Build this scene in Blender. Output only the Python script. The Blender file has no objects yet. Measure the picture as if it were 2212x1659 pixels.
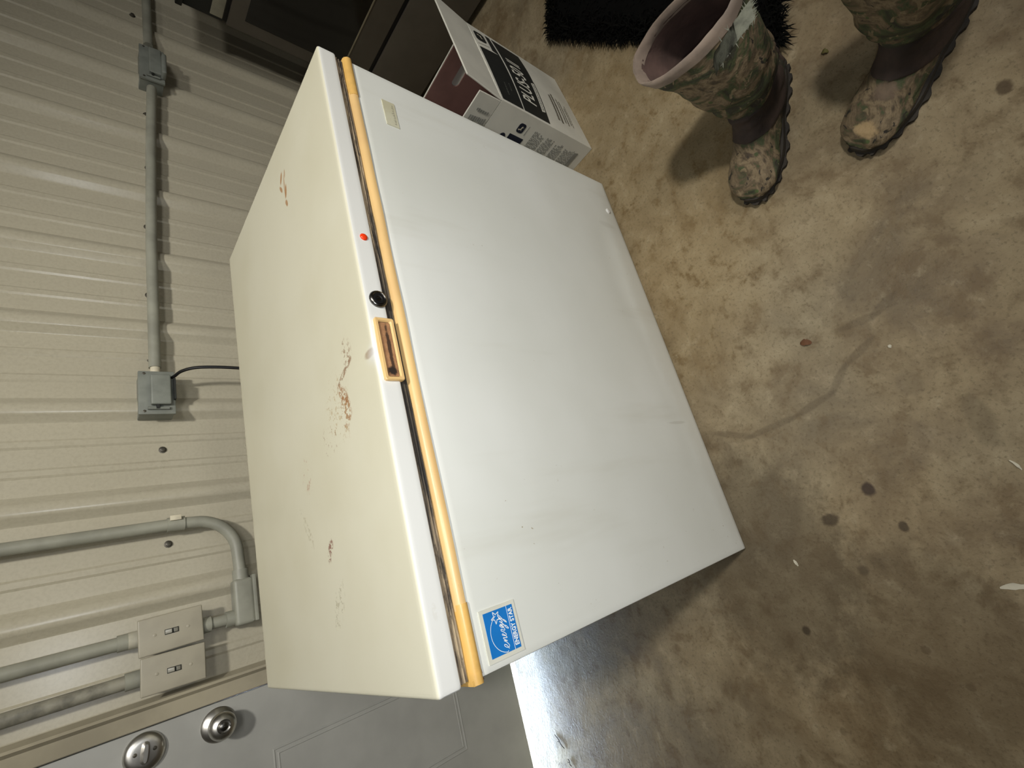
import bpy, bmesh, math, random
from mathutils import Vector, Matrix, noise, Euler
PI = math.pi
SC = bpy.context.scene
COL = SC.collection
random.seed(4)

# ------------------------------------------------------------------ camera
cam_d = bpy.data.cameras.new('camera'); cam = bpy.data.objects.new('camera', cam_d); COL.objects.link(cam)
Rr = [(-0.24952024, -0.62454474, -0.74005643), (-0.91952994, 0.39244982, -0.02116209), (0.30365169, 0.67522367, -0.67221176)]
M = Matrix(((Rr[0][0], -Rr[1][0], -Rr[2][0], 0.2106), (Rr[0][1], -Rr[1][1], -Rr[2][1], -1.4457),
            (Rr[0][2], -Rr[1][2], -Rr[2][2], 1.1255), (0, 0, 0, 1)))
cam.matrix_world = M
cam_d.sensor_fit = 'HORIZONTAL'; cam_d.sensor_width = 36
cam_d.lens = 1054.25 / 2212 * 36
cam_d.clip_start = 0.02; cam_d.clip_end = 60
SC.camera = cam

# ------------------------------------------------------------------ world, lights, exposure
w = bpy.data.worlds.new('world'); SC.world = w; w.use_nodes = True
bgn = w.node_tree.nodes['Background']; bgn.inputs[0].default_value = (0.75, 0.85, 1, 1); bgn.inputs[1].default_value = 0.35

def area(name, loc, target, sx, sy, power, col):
    l = bpy.data.lights.new(name, 'AREA'); l.shape = 'RECTANGLE'; l.size = sx; l.size_y = sy
    l.energy = power; l.color = col
    o = bpy.data.objects.new(name, l); COL.objects.link(o); o.location = loc
    o.rotation_euler = (Vector(target) - Vector(loc)).to_track_quat('-Z', 'Y').to_euler()
    return o
# the garage's ceiling lamp, in front of the freezer
def spot(name, loc, target, ang, radius, power, col, blend=1.0):
    l = bpy.data.lights.new(name, 'SPOT'); l.spot_size = math.radians(ang); l.spot_blend = blend
    l.shadow_soft_size = radius; l.energy = power; l.color = col
    o = bpy.data.objects.new(name, l); COL.objects.link(o); o.location = loc
    o.rotation_euler = (Vector(target) - Vector(loc)).to_track_quat('-Z', 'Y').to_euler()
    return o
spot('ceiling_lamp', (0.78, -2.15, 2.85), (0.70, -0.5, 0.62), 69, 0.10, 205, (1.0, 0.965, 0.90))
# the phone's own flash, beside the lens
spot('phone_flash', (0.185, -1.45, 1.14), (0.185 + 0.3037, -1.45 + 0.6752, 1.14 - 0.6722), 130, 0.03, 11, (0.93, 0.96, 1.0))
area('fill_light', (0.7, -3.9, 2.8), (0.7, -0.4, 0.6), 1.6, 0.5, 34, (1.0, 0.98, 0.95))  # added soft fill from the front, no lamp known there
# daylight low outside the door
area('daylight', (-0.4, 1.7, 0.30), (-0.4, 0.0, 0.0), 3.0, 0.42, 900, (0.60, 0.77, 1.0))
sn = bpy.data.lights.new('sun', 'SUN'); sn.energy = 7.0; sn.angle = 0.01; sn.color = (1.0, 0.97, 0.92)
sno = bpy.data.objects.new('sun', sn); COL.objects.link(sno); sno.rotation_euler = Vector((0.2, -1.0, -1.3)).to_track_quat('-Z', 'Y').to_euler()

SC.view_settings.view_transform = 'Standard'; SC.view_settings.look = 'None'
SC.view_settings.gamma = 1; SC.view_settings.exposure = 0.0; SC.view_settings.use_curve_mapping = False

# ------------------------------------------------------------------ helpers
def s2l(c):
    r = []
    for v in c:
        v /= 255.0
        r.append(v / 12.92 if v <= 0.04045 else ((v + 0.055) / 1.055) ** 2.4)
    return (*r, 1)

class NT:
    def __init__(s, name, rough=0.6, metal=0.0, spec=0.5):
        s.m = bpy.data.materials.new(name); s.m.use_nodes = True
        s.t = s.m.node_tree; s.n = s.t.nodes; s.b = s.n['Principled BSDF']
        s.b.inputs['Roughness'].default_value = rough; s.b.inputs['Metallic'].default_value = metal
        s.b.inputs['Specular IOR Level'].default_value = spec
        s.tc = s.n.new('ShaderNodeTexCoord')
    def link(s, a, b): s.t.links.new(a, b)
    def coord(s, scale=(1, 1, 1), loc=(0, 0, 0), rot=(0, 0, 0)):
        mp = s.n.new('ShaderNodeMapping'); mp.inputs['Scale'].default_value = scale
        mp.inputs['Location'].default_value = loc; mp.inputs['Rotation'].default_value = rot
        s.link(s.tc.outputs['Object'], mp.inputs['Vector']); return mp.outputs[0]
    def noise(s, scale, detail=4, rough=0.55, vec=None, dist=0.0):
        q = s.n.new('ShaderNodeTexNoise'); q.inputs['Scale'].default_value = scale
        q.inputs['Detail'].default_value = detail; q.inputs['Roughness'].default_value = rough
        q.inputs['Distortion'].default_value = dist
        s.link(vec if vec is not None else s.tc.outputs['Object'], q.inputs['Vector']); return q.outputs['Fac']
    def voro(s, scale, vec=None, out='Distance'):
        q = s.n.new('ShaderNodeTexVoronoi'); q.inputs['Scale'].default_value = scale
        s.link(vec if vec is not None else s.tc.outputs['Object'], q.inputs['Vector']); return q.outputs[out]
    def mr(s, v, a, b, c=0.0, d=1.0, smooth=True):
        q = s.n.new('ShaderNodeMapRange'); q.interpolation_type = 'SMOOTHSTEP' if smooth else 'LINEAR'
        for i, x in enumerate((a, b, c, d)): q.inputs[i + 1].default_value = x
        s.link(v, q.inputs[0]); return q.outputs[0]
    def math(s, op, a, b=None, clamp=False):
        q = s.n.new('ShaderNodeMath'); q.operation = op; q.use_clamp = clamp
        for i, x in enumerate((a, b)):
            if x is None: continue
            if isinstance(x, (int, float)): q.inputs[i].default_value = x
            else: s.link(x, q.inputs[i])
        return q.outputs[0]
    def mix(s, f, a, b, mode='MIX'):
        q = s.n.new('ShaderNodeMix'); q.data_type = 'RGBA'; q.blend_type = mode
        for i, x in ((0, f), (6, a), (7, b)):
            if isinstance(x, (int, float)): q.inputs[i].default_value = x
            elif isinstance(x, tuple): q.inputs[i].default_value = x if len(x) == 4 else s2l(x)
            else: s.link(x, q.inputs[i])
        return q.outputs[2]
    def ramp(s, v, stops, const=False):
        q = s.n.new('ShaderNodeValToRGB'); e = q.color_ramp.elements
        q.color_ramp.interpolation = 'CONSTANT' if const else 'LINEAR'
        while len(e) < len(stops): e.new(0.5)
        for i, (p_, c_) in enumerate(stops): e[i].position = p_; e[i].color = s2l(c_)
        s.link(v, q.inputs[0]); return q.outputs[0]
    def ell(s, c, r, rot=0.0, wob=0.0, ws=30):
        """soft elliptical mask in object space, centre c, radii r"""
        sub = s.n.new('ShaderNodeVectorMath'); sub.operation = 'SUBTRACT'; sub.inputs[1].default_value = c
        s.link(s.tc.outputs['Object'], sub.inputs[0]); v = sub.outputs[0]
        if rot:
            vr = s.n.new('ShaderNodeVectorRotate'); vr.rotation_type = 'Z_AXIS'; vr.inputs['Angle'].default_value = rot
            s.link(v, vr.inputs['Vector']); v = vr.outputs[0]
        dv = s.n.new('ShaderNodeVectorMath'); dv.operation = 'DIVIDE'; dv.inputs[1].default_value = r; s.link(v, dv.inputs[0])
        ln = s.n.new('ShaderNodeVectorMath'); ln.operation = 'LENGTH'; s.link(dv.outputs[0], ln.inputs[0])
        d = ln.outputs['Value']
        if wob:
            d = s.math('ADD', d, s.math('MULTIPLY', s.math('SUBTRACT', s.noise(ws, 4, 0.7), 0.5), wob))
        return s.mr(d, 1.0, 0.55)
    def color(s, c):
        if isinstance(c, tuple): s.b.inputs['Base Color'].default_value = c if len(c) == 4 else s2l(c)
        else: s.link(c, s.b.inputs['Base Color'])
        return s
    def rough(s, v): s.link(v, s.b.inputs['Roughness']); return s
    def bump(s, h, strength=0.3, dist=0.01):
        q = s.n.new('ShaderNodeBump'); q.inputs['Strength'].default_value = strength; q.inputs['Distance'].default_value = dist
        s.link(h, q.inputs['Height']); s.link(q.outputs[0], s.b.inputs['Normal']); return s

def simple(name, c, rough=0.6, metal=0.0, var=0.12, scale=25, bump=0.0, spec=0.5):
    t = NT(name, rough, metal, spec)
    c2 = tuple(max(0, v * (1 - var)) for v in c)
    t.color(t.mix(t.mr(t.noise(scale, 5), 0.35, 0.7), c, c2))
    if bump: t.bump(t.noise(scale * 6, 3), bump, 0.002)
    return t.m

def new_obj(name, me, mat, parent=None):
    o = bpy.data.objects.new(name, me); COL.objects.link(o)
    if mat is not None:
        for mm in (mat if isinstance(mat, (list, tuple)) else [mat]): me.materials.append(mm)
    if parent is not None: o.parent = parent
    return o

def finish(bm, ang=35, recalc=True):
    if recalc: bmesh.ops.recalc_face_normals(bm, faces=bm.faces)
    for f in bm.faces: f.smooth = True
    for e in bm.edges:
        e.smooth = not (len(e.link_faces) == 2 and e.calc_face_angle(0) > math.radians(ang)) and len(e.link_faces) == 2

def obj(name, bm, mat, parent=None, ang=35, world=False, recalc=True):
    """link bm as one mesh object; world=True: coordinates are world, made local to the parent"""
    if world and parent is not None:
        mw = Matrix.LocRotScale(parent.location, parent.rotation_euler, parent.scale)
        if parent.parent: mw = Matrix.LocRotScale(parent.parent.location, parent.parent.rotation_euler, parent.parent.scale) @ mw
        bmesh.ops.transform(bm, matrix=mw.inverted(), verts=bm.verts)
    finish(bm, ang, recalc)
    me = bpy.data.meshes.new(name); bm.to_mesh(me); bm.free()
    return new_obj(name, me, mat, parent)

def thing(name, label, cat, loc=(0, 0, 0), rotz=0.0, group=None):
    o = bpy.data.objects.new(name, None); COL.objects.link(o); o.location = loc; o.rotation_euler = (0, 0, rotz)
    o.empty_display_size = 0.05
    return tag(o, label, cat, group)
def tag(o, label=None, cat=None, group=None, kind=None):
    if label: o['label'] = label
    if cat: o['category'] = cat
    if group: o['group'] = group
    if kind: o['kind'] = kind
    return o
def struct(o, label=None):
    o['kind'] = 'structure'
    if label: o['label'] = label
    return o

def box(bm, lo, hi, bev=0.0, seg=2, mi=0, mat=None):
    vs = [bm.verts.new((x, y, z)) for x in (lo[0], hi[0]) for y in (lo[1], hi[1]) for z in (lo[2], hi[2])]
    F = [(0, 1, 3, 2), (4, 6, 7, 5), (0, 4, 5, 1), (2, 3, 7, 6), (0, 2, 6, 4), (1, 5, 7, 3)]
    fs = [bm.faces.new([vs[i] for i in f]) for f in F]
    for f in fs: f.material_index = mi
    if bev:
        es = list({e for f in fs for e in f.edges})
        r = bmesh.ops.bevel(bm, geom=es, offset=bev, segments=seg, affect='EDGES', profile=0.6)
        vs = list({v for f in r['faces'] for v in f.verts} | {v for v in vs if v.is_valid})
    if mat is not None: bmesh.ops.transform(bm, matrix=mat, verts=vs)
    return vs
def gridbox(lo, hi, n):
    """box surface as a grid, n=(nx,ny,nz) cells"""
    bm = bmesh.new(); V = {}
    def v(i, j, k):
        if (i, j, k) not in V:
            V[i, j, k] = bm.verts.new([lo[a] + (hi[a] - lo[a]) * q / n[a] for a, q in enumerate((i, j, k))])
        return V[i, j, k]
    nx, ny, nz = n
    for i in range(nx):
        for j in range(ny):
            for k in (0, nz): bm.faces.new([v(i, j, k), v(i + 1, j, k), v(i + 1, j + 1, k), v(i, j + 1, k)])
    for i in range(nx):
        for k in range(nz):
            for j in (0, ny): bm.faces.new([v(i, j, k), v(i + 1, j, k), v(i + 1, j, k + 1), v(i, j, k + 1)])
    for j in range(ny):
        for k in range(nz):
            for i in (0, nx): bm.faces.new([v(i, j, k), v(i, j + 1, k), v(i, j + 1, k + 1), v(i, j, k + 1)])
    return bm
def bevel_sharp(bm, off, seg=2):
    bmesh.ops.recalc_face_normals(bm, faces=bm.faces)
    es = [e for e in bm.edges if len(e.link_faces) == 2 and e.calc_face_angle(0) > 1.0]
    bmesh.ops.bevel(bm, geom=es, offset=off, segments=seg, affect='EDGES', profile=0.5)
def basis(d):
    d = Vector(d).normalized(); a = Vector((0, 0, 1)) if abs(d.z) < 0.9 else Vector((1, 0, 0))
    u = d.cross(a).normalized(); return u, d.cross(u).normalized()
def tube(bm, pts, rad, seg=16, caps=True):
    pts = [Vector(p) for p in pts]; rings = []
    u, v = basis(pts[1] - pts[0])
    for i, p in enumerate(pts):
        d = (pts[min(i + 1, len(pts) - 1)] - pts[max(i - 1, 0)]).normalized()
        u = (u - d * u.dot(d)).normalized(); v = d.cross(u)
        r = rad[i] if isinstance(rad, (list, tuple)) else rad
        rings.append([bm.verts.new(p + (u * math.cos(2 * PI * k / seg) + v * math.sin(2 * PI * k / seg)) * r) for k in range(seg)])
    for a, b in zip(rings, rings[1:]):
        for k in range(seg): bm.faces.new([a[k], a[(k + 1) % seg], b[(k + 1) % seg], b[k]])
    if caps: bm.faces.new(rings[0][::-1]); bm.faces.new(rings[-1])
    return rings
def lathe(bm, c, axis, prof, seg=32):
    """prof: list of (distance along axis, radius)"""
    c = Vector(c); ax = Vector(axis).normalized(); u, v = basis(ax); rings = []
    for h, r in prof:
        rings.append([bm.verts.new(c + ax * h + (u * math.cos(2 * PI * k / seg) + v * math.sin(2 * PI * k / seg)) * max(r, 1e-5)) for k in range(seg)])
    for a, b in zip(rings, rings[1:]):
        for k in range(seg): bm.faces.new([a[k], a[(k + 1) % seg], b[(k + 1) % seg], b[k]])
    bm.faces.new(rings[0][::-1]); bm.faces.new(rings[-1])
def poly(bm, pts, M_=None):
    vs = [bm.verts.new(p) for p in pts]; f = bm.faces.new(vs)
    if M_ is not None: bmesh.ops.transform(bm, matrix=M_, verts=vs)
    return f
def frame_mat(o, ex, ey):
    """plane frame: local x -> ex, local y -> ey, local z -> normal"""
    ex = Vector(ex).normalized(); ey = Vector(ey).normalized(); n = ex.cross(ey)
    return Matrix(((ex.x, ey.x, n.x, o[0]), (ex.y, ey.y, n.y, o[1]), (ex.z, ey.z, n.z, o[2]), (0, 0, 0, 1)))
def text(name, s, size, mat, parent, Mx, shear=0.0, sx=1.0, bold=0.0, align='LEFT', spacing=1.0, depth=0.0002):
    cu = bpy.data.curves.new(name, 'FONT'); cu.body = s; cu.size = size; cu.shear = shear; cu.offset = bold
    cu.align_x = align; cu.extrude = depth; cu.space_character = spacing; cu.resolution_u = 3
    t = bpy.data.objects.new('tmp', cu); COL.objects.link(t)
    dg = bpy.context.evaluated_depsgraph_get(); me = bpy.data.meshes.new_from_object(t.evaluated_get(dg))
    bpy.data.objects.remove(t); bpy.data.curves.remove(cu)
    me.transform(Mx @ Matrix.Diagonal((sx, 1, 1, 1)))
    me.name = name; me.materials.clear()
    return new_obj(name, me, mat, parent)

# ------------------------------------------------------------------ materials
def mat_wall():
    t = NT('painted_steel_panel', 0.30, 0.0, 0.9)
    n1 = t.noise(1.3, 3); n2 = t.noise(140, 2)
    c = t.mix(t.mr(n1, 0.3, 0.75), (184, 178, 158), (175, 169, 150))
    c = t.mix(t.math('MULTIPLY', t.mr(n2, 0.35, 0.75), 0.35), c, (160, 152, 132))
    spots = t.mr(t.noise(40, 5, 0.75), 0.70, 0.78)
    c = t.mix(t.math('MULTIPLY', spots, 0.08), c, (120, 108, 85))
    t.color(c); t.rough(t.mr(t.noise(6, 4), 0.3, 0.7, 0.27, 0.30))
    return t.m

def mat_floor():
    t = NT('stained_concrete', 0.75, 0.0, 0.35)
    n0 = t.noise(1.1, 4, 0.6); n1 = t.noise(5.5, 6, 0.65, dist=0.6); n2 = t.noise(26, 6, 0.7); n3 = t.noise(150, 3, 0.7)
    c = t.ramp(n1, [(0.30, (104, 88, 66)), (0.45, (132, 115, 90)), (0.58, (152, 136, 110)), (0.75, (172, 157, 132))])
    c = t.mix(t.mr(n0, 0.35, 0.65), c, t.mix(0.5, c, (128, 122, 108)))
    # mottled brown staining, strongest in front of the freezer's right half
    n4 = t.noise(13, 5, 0.7, dist=0.3)
    c = t.mix(t.math('MULTIPLY', t.mr(n4, 0.50, 0.64), 0.42), c, (98, 78, 52))
    c = t.mix(t.math('MULTIPLY', t.mr(n4, 0.44, 0.30), 0.30), c, (172, 158, 134))
    zone = t.ell((0.95, -0.95, 0), (0.75, 0.42, 1), 0.35, 0.8, 3)
    mott = t.mr(n2, 0.50, 0.66)
    c = t.mix(t.math('MULTIPLY', t.math('MULTIPLY', mott, t.mr(n1, 0.35, 0.6)), t.math('ADD', t.math('MULTIPLY', zone, 0.55), 0.34)), c, (84, 64, 38))
    c = t.mix(t.math('MULTIPLY', zone, 0.30), c, (158, 134, 92))
    c = t.mix(t.math('MULTIPLY', t.mr(n2, 0.46, 0.26), 0.32), c, (188, 175, 150))
    c = t.mix(t.math('MULTIPLY', t.mr(n3, 0.52, 0.68), 0.42), c, (84, 72, 52))
    # dark drips
    vd = t.voro(6.0); drip = t.mr(vd, 0.085, 0.05)
    c = t.mix(t.math('MULTIPLY', drip, t.math('MULTIPLY', t.mr(t.noise(3.1, 2), 0.5, 0.56), 0.6)), c, (66, 54, 40))
    vd2 = t.voro(11.0); drip2 = t.mr(vd2, 0.10, 0.06)
    c = t.mix(t.math('MULTIPLY', drip2, t.math('MULTIPLY', t.mr(t.noise(7.3, 2), 0.5, 0.58), 0.45)), c, (84, 68, 46))
    # shade left of the freezer put into the colour, and drip marks seen in the photograph
    for cc, rr, col, a in [((0.04, -0.93, 0), (0.30, 0.20, 1), (74, 63, 47), 0.50), ((-0.15, -1.15, 0), (0.24, 0.2, 1), (78, 66, 48), 0.40),
                           ((0.14, -1.165, 0), (.016, .014, 1), (58, 44, 36), 0.9), ((0.065, -1.19, 0), (.012, .010, 1), (60, 48, 34), 0.8),
                           ((0.10, -1.08, 0), (.015, .02, 1), (62, 50, 36), 0.8), ((0.70, -1.60, 0), (.016, .013, 1), (72, 56, 38), 0.8),
                           ((-0.10, -0.95, 0), (.012, .01, 1), (56, 46, 32), .8), 
                            ((0.21, -1.36, 0), (.06, .022, 1), (92, 80, 62), .4),
                           ((0.15, -1.42, 0), (.03, .022, 1), (164, 150, 124), .7), ((0.30, -1.30, 0), (.03, .025, 1), (100, 86, 68), .35)]:
        c = t.mix(t.math('MULTIPLY', t.ell(cc, rr, 0, 0.9, 22), a), c, col)
    # faint hairline cracks
    def crack(pts, wid, a, c):
        for (x0, y0), (x1, y1) in zip(pts, pts[1:]):
            L = math.hypot(x1 - x0, y1 - y0); an = math.atan2(y1 - y0, x1 - x0)
            m = t.ell(((x0 + x1) / 2, (y0 + y1) / 2, 0), (L * 0.80, wid * 1.3, 1), -an, 0.9, 26)
            c = t.mix(t.math('MULTIPLY', m, a), c, (80, 68, 52))
        return c
    c = crack([(0.33, -0.93), (0.30, -1.0), (0.31, -1.10), (0.33, -1.18), (0.37, -1.22), (0.40, -1.28)], 0.007, 0.34, c)
    c = crack([(0.44, -1.24), (0.44, -1.30), (0.46, -1.34)], 0.008, 0.34, c)
    c = t.mix(1.0, c, (0.86, 0.86, 0.79, 1), 'MULTIPLY')
    t.color(c)
    t.bump(t.math('ADD', t.math('MULTIPLY', n2, 0.5), t.math('MULTIPLY', n3, 0.25)), 0.28, 0.01)
    t.rough(t.mr(n1, 0.3, 0.7, 0.55, 0.8)); return t.m

def mat_freezer_lid():
    t = NT('rusty_white_lid_warm_lit', 0.42, 0.0, 0.4)
    n = t.noise(3.0, 4); c = t.mix(t.mr(n, 0.3, 0.7), (216, 213, 192), (209, 205, 181))
    sp = t.mr(t.noise(95, 3, 0.8), 0.69, 0.76)
    c = t.mix(t.math('MULTIPLY', sp, t.math('MULTIPLY', t.mr(t.noise(6, 3), 0.5, 0.7), 0.5)), c, (158, 140, 100))
    RUST = (150, 96, 44); BR = (128, 84, 48)
    fine = t.noise(120, 3, 0.8)
    def sp_ell(cc, rr, rot, thr, col, a):
        nonlocal c
        m = t.math('MULTIPLY', t.ell(cc, rr, rot, 0.5, 40), t.mr(fine, thr + .01, thr + 0.035))
        c = t.mix(t.math('MULTIPLY', m, a), c, col)
    z = 0.819
    # hook-shaped rust drip
    for cc, rr, rot, a in [((0.930, -0.420, z), (0.017, 0.006, .1), 0.5, .85), ((0.908, -0.413, z), (0.016, 0.005, .1), -0.5, .8),
                           ((0.905, -0.432, z), (0.026, 0.0045, .1), 0.1, .55), ((0.885, -0.435, z), (0.018, 0.006, .1), 0.3, .9),
                           ((0.860, -0.432, z), (0.013, 0.006, .1), -.4, .8), ((0.925, -0.44, z), (0.012, 0.004, .1), 0.2, .6)]:
        c = t.mix(t.math('MULTIPLY', t.ell(cc, rr, rot, 0.45, 60), a), c, (168, 116, 62))
    sp_ell((0.385, -0.545, z), (0.035, 0.022, .1), 0, 0.50, RUST, .75)
    sp_ell((0.40, -0.52, z), (0.07, 0.05, .1), 0, 0.56, (168, 140, 88), .6)
    sp_ell((0.41, -0.545, z), (0.012, 0.03, .1), 0.9, 0.42, RUST, .7)
    sp_ell((0.465, -0.575, z), (0.03, 0.02, .1), 0, 0.52, BR, .6)
    sp_ell((0.44, -0.56, z), (0.04, 0.006, .1), 1.2, 0.45, BR, .7)
    sp_ell((0.36, -0.47, z), (0.03, 0.05, .1), 0, 0.6, BR, .5)
    sp_ell((0.335, -0.36, z), (0.035, 0.03, .1), 0, 0.58, (170, 120, 96), .6)
    sp_ell((0.205, -0.417, z), (0.018, 0.010, .1), 0.7, 0.46, (120, 56, 40), .85)
    sp_ell((0.192, -0.408, z), (0.012, 0.008, .1), 0.2, 0.50, (120, 56, 40), .8)
    sp_ell((0.12, -0.42, z), (0.05, 0.02, .1), 0.6, 0.56, (150, 142, 112), .5)
    sp_ell((0.25, -0.33, z), (0.05, 0.012, .1), -0.5, 0.54, (160, 150, 118), .5)
    sp_ell((0.432, -0.640, z), (0.008, 0.018, .1), 0, 0.30, (138, 104, 62), .7)
    sp_ell((0.088, -0.6565, 0.803), (0.012, .1, 0.004), 0, 0.45, (190, 180, 140), .8)
    # warm light on the top, cool on the rim, put into the colour
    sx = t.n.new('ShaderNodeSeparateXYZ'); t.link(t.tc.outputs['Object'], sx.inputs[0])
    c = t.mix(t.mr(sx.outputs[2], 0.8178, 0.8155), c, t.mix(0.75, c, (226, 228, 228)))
    t.color(c); t.bump(t.noise(260, 2), 0.05, 0.001); return t.m

def mat_freezer_body():
    t = NT('white_enamel_body', 0.45, 0.0, 0.4)
    n = t.noise(2.2, 4); c = t.mix(t.mr(n, 0.3, 0.7), (226, 228, 222), (216, 218, 210))
    st = t.noise(9, 4, 0.6, vec=t.coord((1.2, 1, 0.14)))      # streaks running down the front
    c = t.mix(t.math('MULTIPLY', t.mr(st, 0.55, 0.75), 0.28), c, (190, 188, 172))
    sp = t.mr(t.noise(85, 2, 0.8), 0.715, 0.75)
    c = t.mix(t.math('MULTIPLY', sp, t.math('MULTIPLY', t.mr(t.noise(5, 3), 0.48, 0.7), 0.7)), c, (150, 132, 96))
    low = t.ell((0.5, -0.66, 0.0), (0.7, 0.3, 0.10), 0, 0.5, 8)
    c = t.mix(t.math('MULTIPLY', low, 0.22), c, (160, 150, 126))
    for cc, rr, a in [((0.30, -.66, .10), (.004, .1, .05), .2), ((0.86, -.66, .07), (.012, .1, .04), .10)]:
        c = t.mix(t.math('MULTIPLY', t.ell(cc, rr, 0, 0.8, 30), a), c, (130, 120, 96))
    t.color(c); t.bump(t.noise(4, 2, vec=t.coord((1, 1, 0.6))), 0.10, 0.012); return t.m

def mat_gasket():
    t = NT('mouldy_gasket', 0.8)
    n = t.noise(14, 5, 0.7, vec=t.coord((0.5, 1, 7))); n2 = t.noise(55, 4, 0.8, vec=t.coord((0.6, 1, 2)))
    c = t.ramp(n, [(0.33, (24, 22, 20)), (0.42, (66, 58, 48)), (0.52, (128, 112, 90)), (0.66, (190, 170, 136))])
    mid = t.ell((0.40, -0.65, 0.78), (0.22, 0.3, 0.3), 0, 0.5, 6)
    c = t.mix(t.math('MULTIPLY', mid, 0.85), c, (20, 18, 17))
    c = t.mix(t.math('MULTIPLY', t.mr(n2, 0.5, 0.62), 0.6), c, (34, 30, 26)); t.color(c); t.bump(n2, 0.4, 0.002); return t.m

def mat_yellow():
    t = NT('yellowed_plastic_trim', 0.38)
    n = t.noise(7, 4); c = t.mix(t.mr(n, 0.35, 0.7), (224, 188, 128), (212, 176, 120))
    g = t.noise(40, 5, 0.8, vec=t.coord((0.5, 1, 3)))
    c = t.mix(t.math('MULTIPLY', t.mr(g, 0.64, 0.76), 0.6), c, (104, 70, 40)); t.color(c); return t.m

def mat_camo(name, patch=None):
    t = NT(name, 0.8)
    v = t.coord((1, 1, 1.3), rot=(0.4, 0.3, 0.2))
    n1 = t.noise(13, 5, 0.62, v, 1.2); n2 = t.noise(26, 4, 0.6, t.coord((1, 1.2, 1), (3, 1, 2)), 1.5); n3 = t.noise(60, 4, 0.7)
    c = t.ramp(n1, [(0.0, (30, 29, 22)), (0.38, (50, 49, 36)), (0.46, (66, 74, 44)), (0.50, (92, 78, 58)), (0.57, (126, 110, 84)), (0.66, (72, 60, 44))])
    c = t.mix(t.mr(n2, 0.60, 0.64), c, (36, 32, 24)); c = t.mix(t.math('MULTIPLY', t.mr(n2, 0.40, 0.36), 0.8), c, (132, 116, 88))
    c = t.mix(t.mr(t.voro(20), 0.10, 0.07), c, (74, 88, 48))
    c = t.mix(t.math('MULTIPLY', t.mr(n3, 0.45, 0.7), 0.45), c, (50, 42, 32))
    if patch:
        for cc, rr, col in patch: c = t.mix(t.math('MULTIPLY', t.ell(cc, rr, 0, 1.3, 45), .85), c, col)
    t.color(c); t.bump(t.noise(120, 4), 0.5, 0.004); return t.m

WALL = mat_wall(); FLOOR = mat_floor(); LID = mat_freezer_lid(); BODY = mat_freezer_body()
GASK = mat_gasket(); YEL = mat_yellow()
TRIM = simple('tan_painted_trim', (170, 162, 140), 0.4, scale=8)
DOORM = simple('grey_painted_steel_door', (168, 168, 162), 0.38, var=0.05, scale=9, bump=0.04)
PVC = simple('grey_pvc_conduit', (152, 152, 138), 0.5, var=0.12, scale=14)
PVCW = simple('worn_grey_pvc_conduit', (150, 147, 132), 0.55, var=0.3, scale=30)
BOXG = simple('grey_outlet_box', (128, 132, 124), 0.5, var=0.1, scale=30, bump=0.1)
PLATE = simple('grey_switch_plate', (166, 160, 142), 0.45, var=0.06, scale=18)
DARKG = simple('dark_recess', (34, 36, 34), 0.6)
CREAM = simple('cream_label', (214, 206, 182), 0.5)
CHROME = simple('brushed_nickel', (206, 204, 198), 0.33, 1.0, 0.1, 40)
DCHROME = simple('dark_chrome', (120, 118, 114), 0.25, 1.0, 0.2, 60)
SCREW = simple('screw_head', (96, 92, 82), 0.45, 0.5, 0.2, 60)
BLACK = simple('black_rubber', (14, 14, 15), 0.5)

# ------------------------------------------------------------------ the room
bm = bmesh.new()
FX0, FX1, FY0, FY1 = -3.0, 3.6, -4.6, 0.0
poly(bm, [(FX0, FY0, 0), (FX1, FY0, 0), (FX1, FY1 + 0.12, 0), (FX0, FY1 + 0.12, 0)])
struct(obj('floor', bm, FLOOR), 'mottled brown stained bare concrete garage floor')

PITCH = 0.2286; RC = 0.3035                      # rib spacing and the centre of one rib
def wall_profile(x0, x1):
    pts = [(x0, 0.0)]
    k0 = math.floor((x0 - RC) / PITCH) - 1; k1 = math.ceil((x1 - RC) / PITCH) + 1
    for k in range(k0, k1 + 1):
        c = RC + k * PITCH
        major = [(-.031, 0), (-.0275, -.0018), (-.0155, -.0155), (-.0115, -.0184), (-.0045, -.0200), (.0045, -.0200), (.0115, -.0184), (.0155, -.0155), (.0275, -.0018), (.031, 0)]
        pr = [(c + a, b) for a, b in major]
        for f in (0.355, 0.645):
            m = c + PITCH * f
            pr += [(m - .011, 0), (m - .006, -.0032), (m + .006, -.0032), (m + .011, 0)]
        pts += [q for q in pr if x0 < q[0] < x1]
    pts.append((x1, 0.0)); return pts
def sheet(bm, x0, x1, z0, z1):
    rows = []
    for z in (z0, z1): rows.append([bm.verts.new((x, y, z)) for x, y in wall_profile(x0, x1)])
    for i in range(len(rows[0]) - 1): bm.faces.new([rows[0][i], rows[0][i + 1], rows[1][i + 1], rows[1][i]])
DX0, DX1, DZ0, DZ1 = -0.872, 0.050, 0.034, 2.06
wall = bpy.data.objects.new('wall_back', None)
bm = bmesh.new(); sheet(bm, 0.088, 3.6, 0, 3.0); sheet(bm, -3.0, -0.91, 0, 3.0); sheet(bm, -0.91, 0.088, 2.10, 3.0)
# back side so that the wall is a body and not a sheet
bx = box(bm, (0.088, 0.03, 0), (3.6, 0.05, 3.0)); box(bm, (-3.0, 0.03, 0), (-0.91, 0.05, 3.0)); box(bm, (-0.91, 0.03, 2.1), (0.088, 0.05, 3.0))
bmesh.ops.recalc_face_normals(bm, faces=bm.faces)
finish(bm, 24, recalc=False)
me = bpy.data.meshes.new('wall_back'); bm.to_mesh(me); bm.free()
wall = struct(new_obj('wall_back', me, WALL), 'tan ribbed sheet metal wall behind the freezer')

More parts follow.
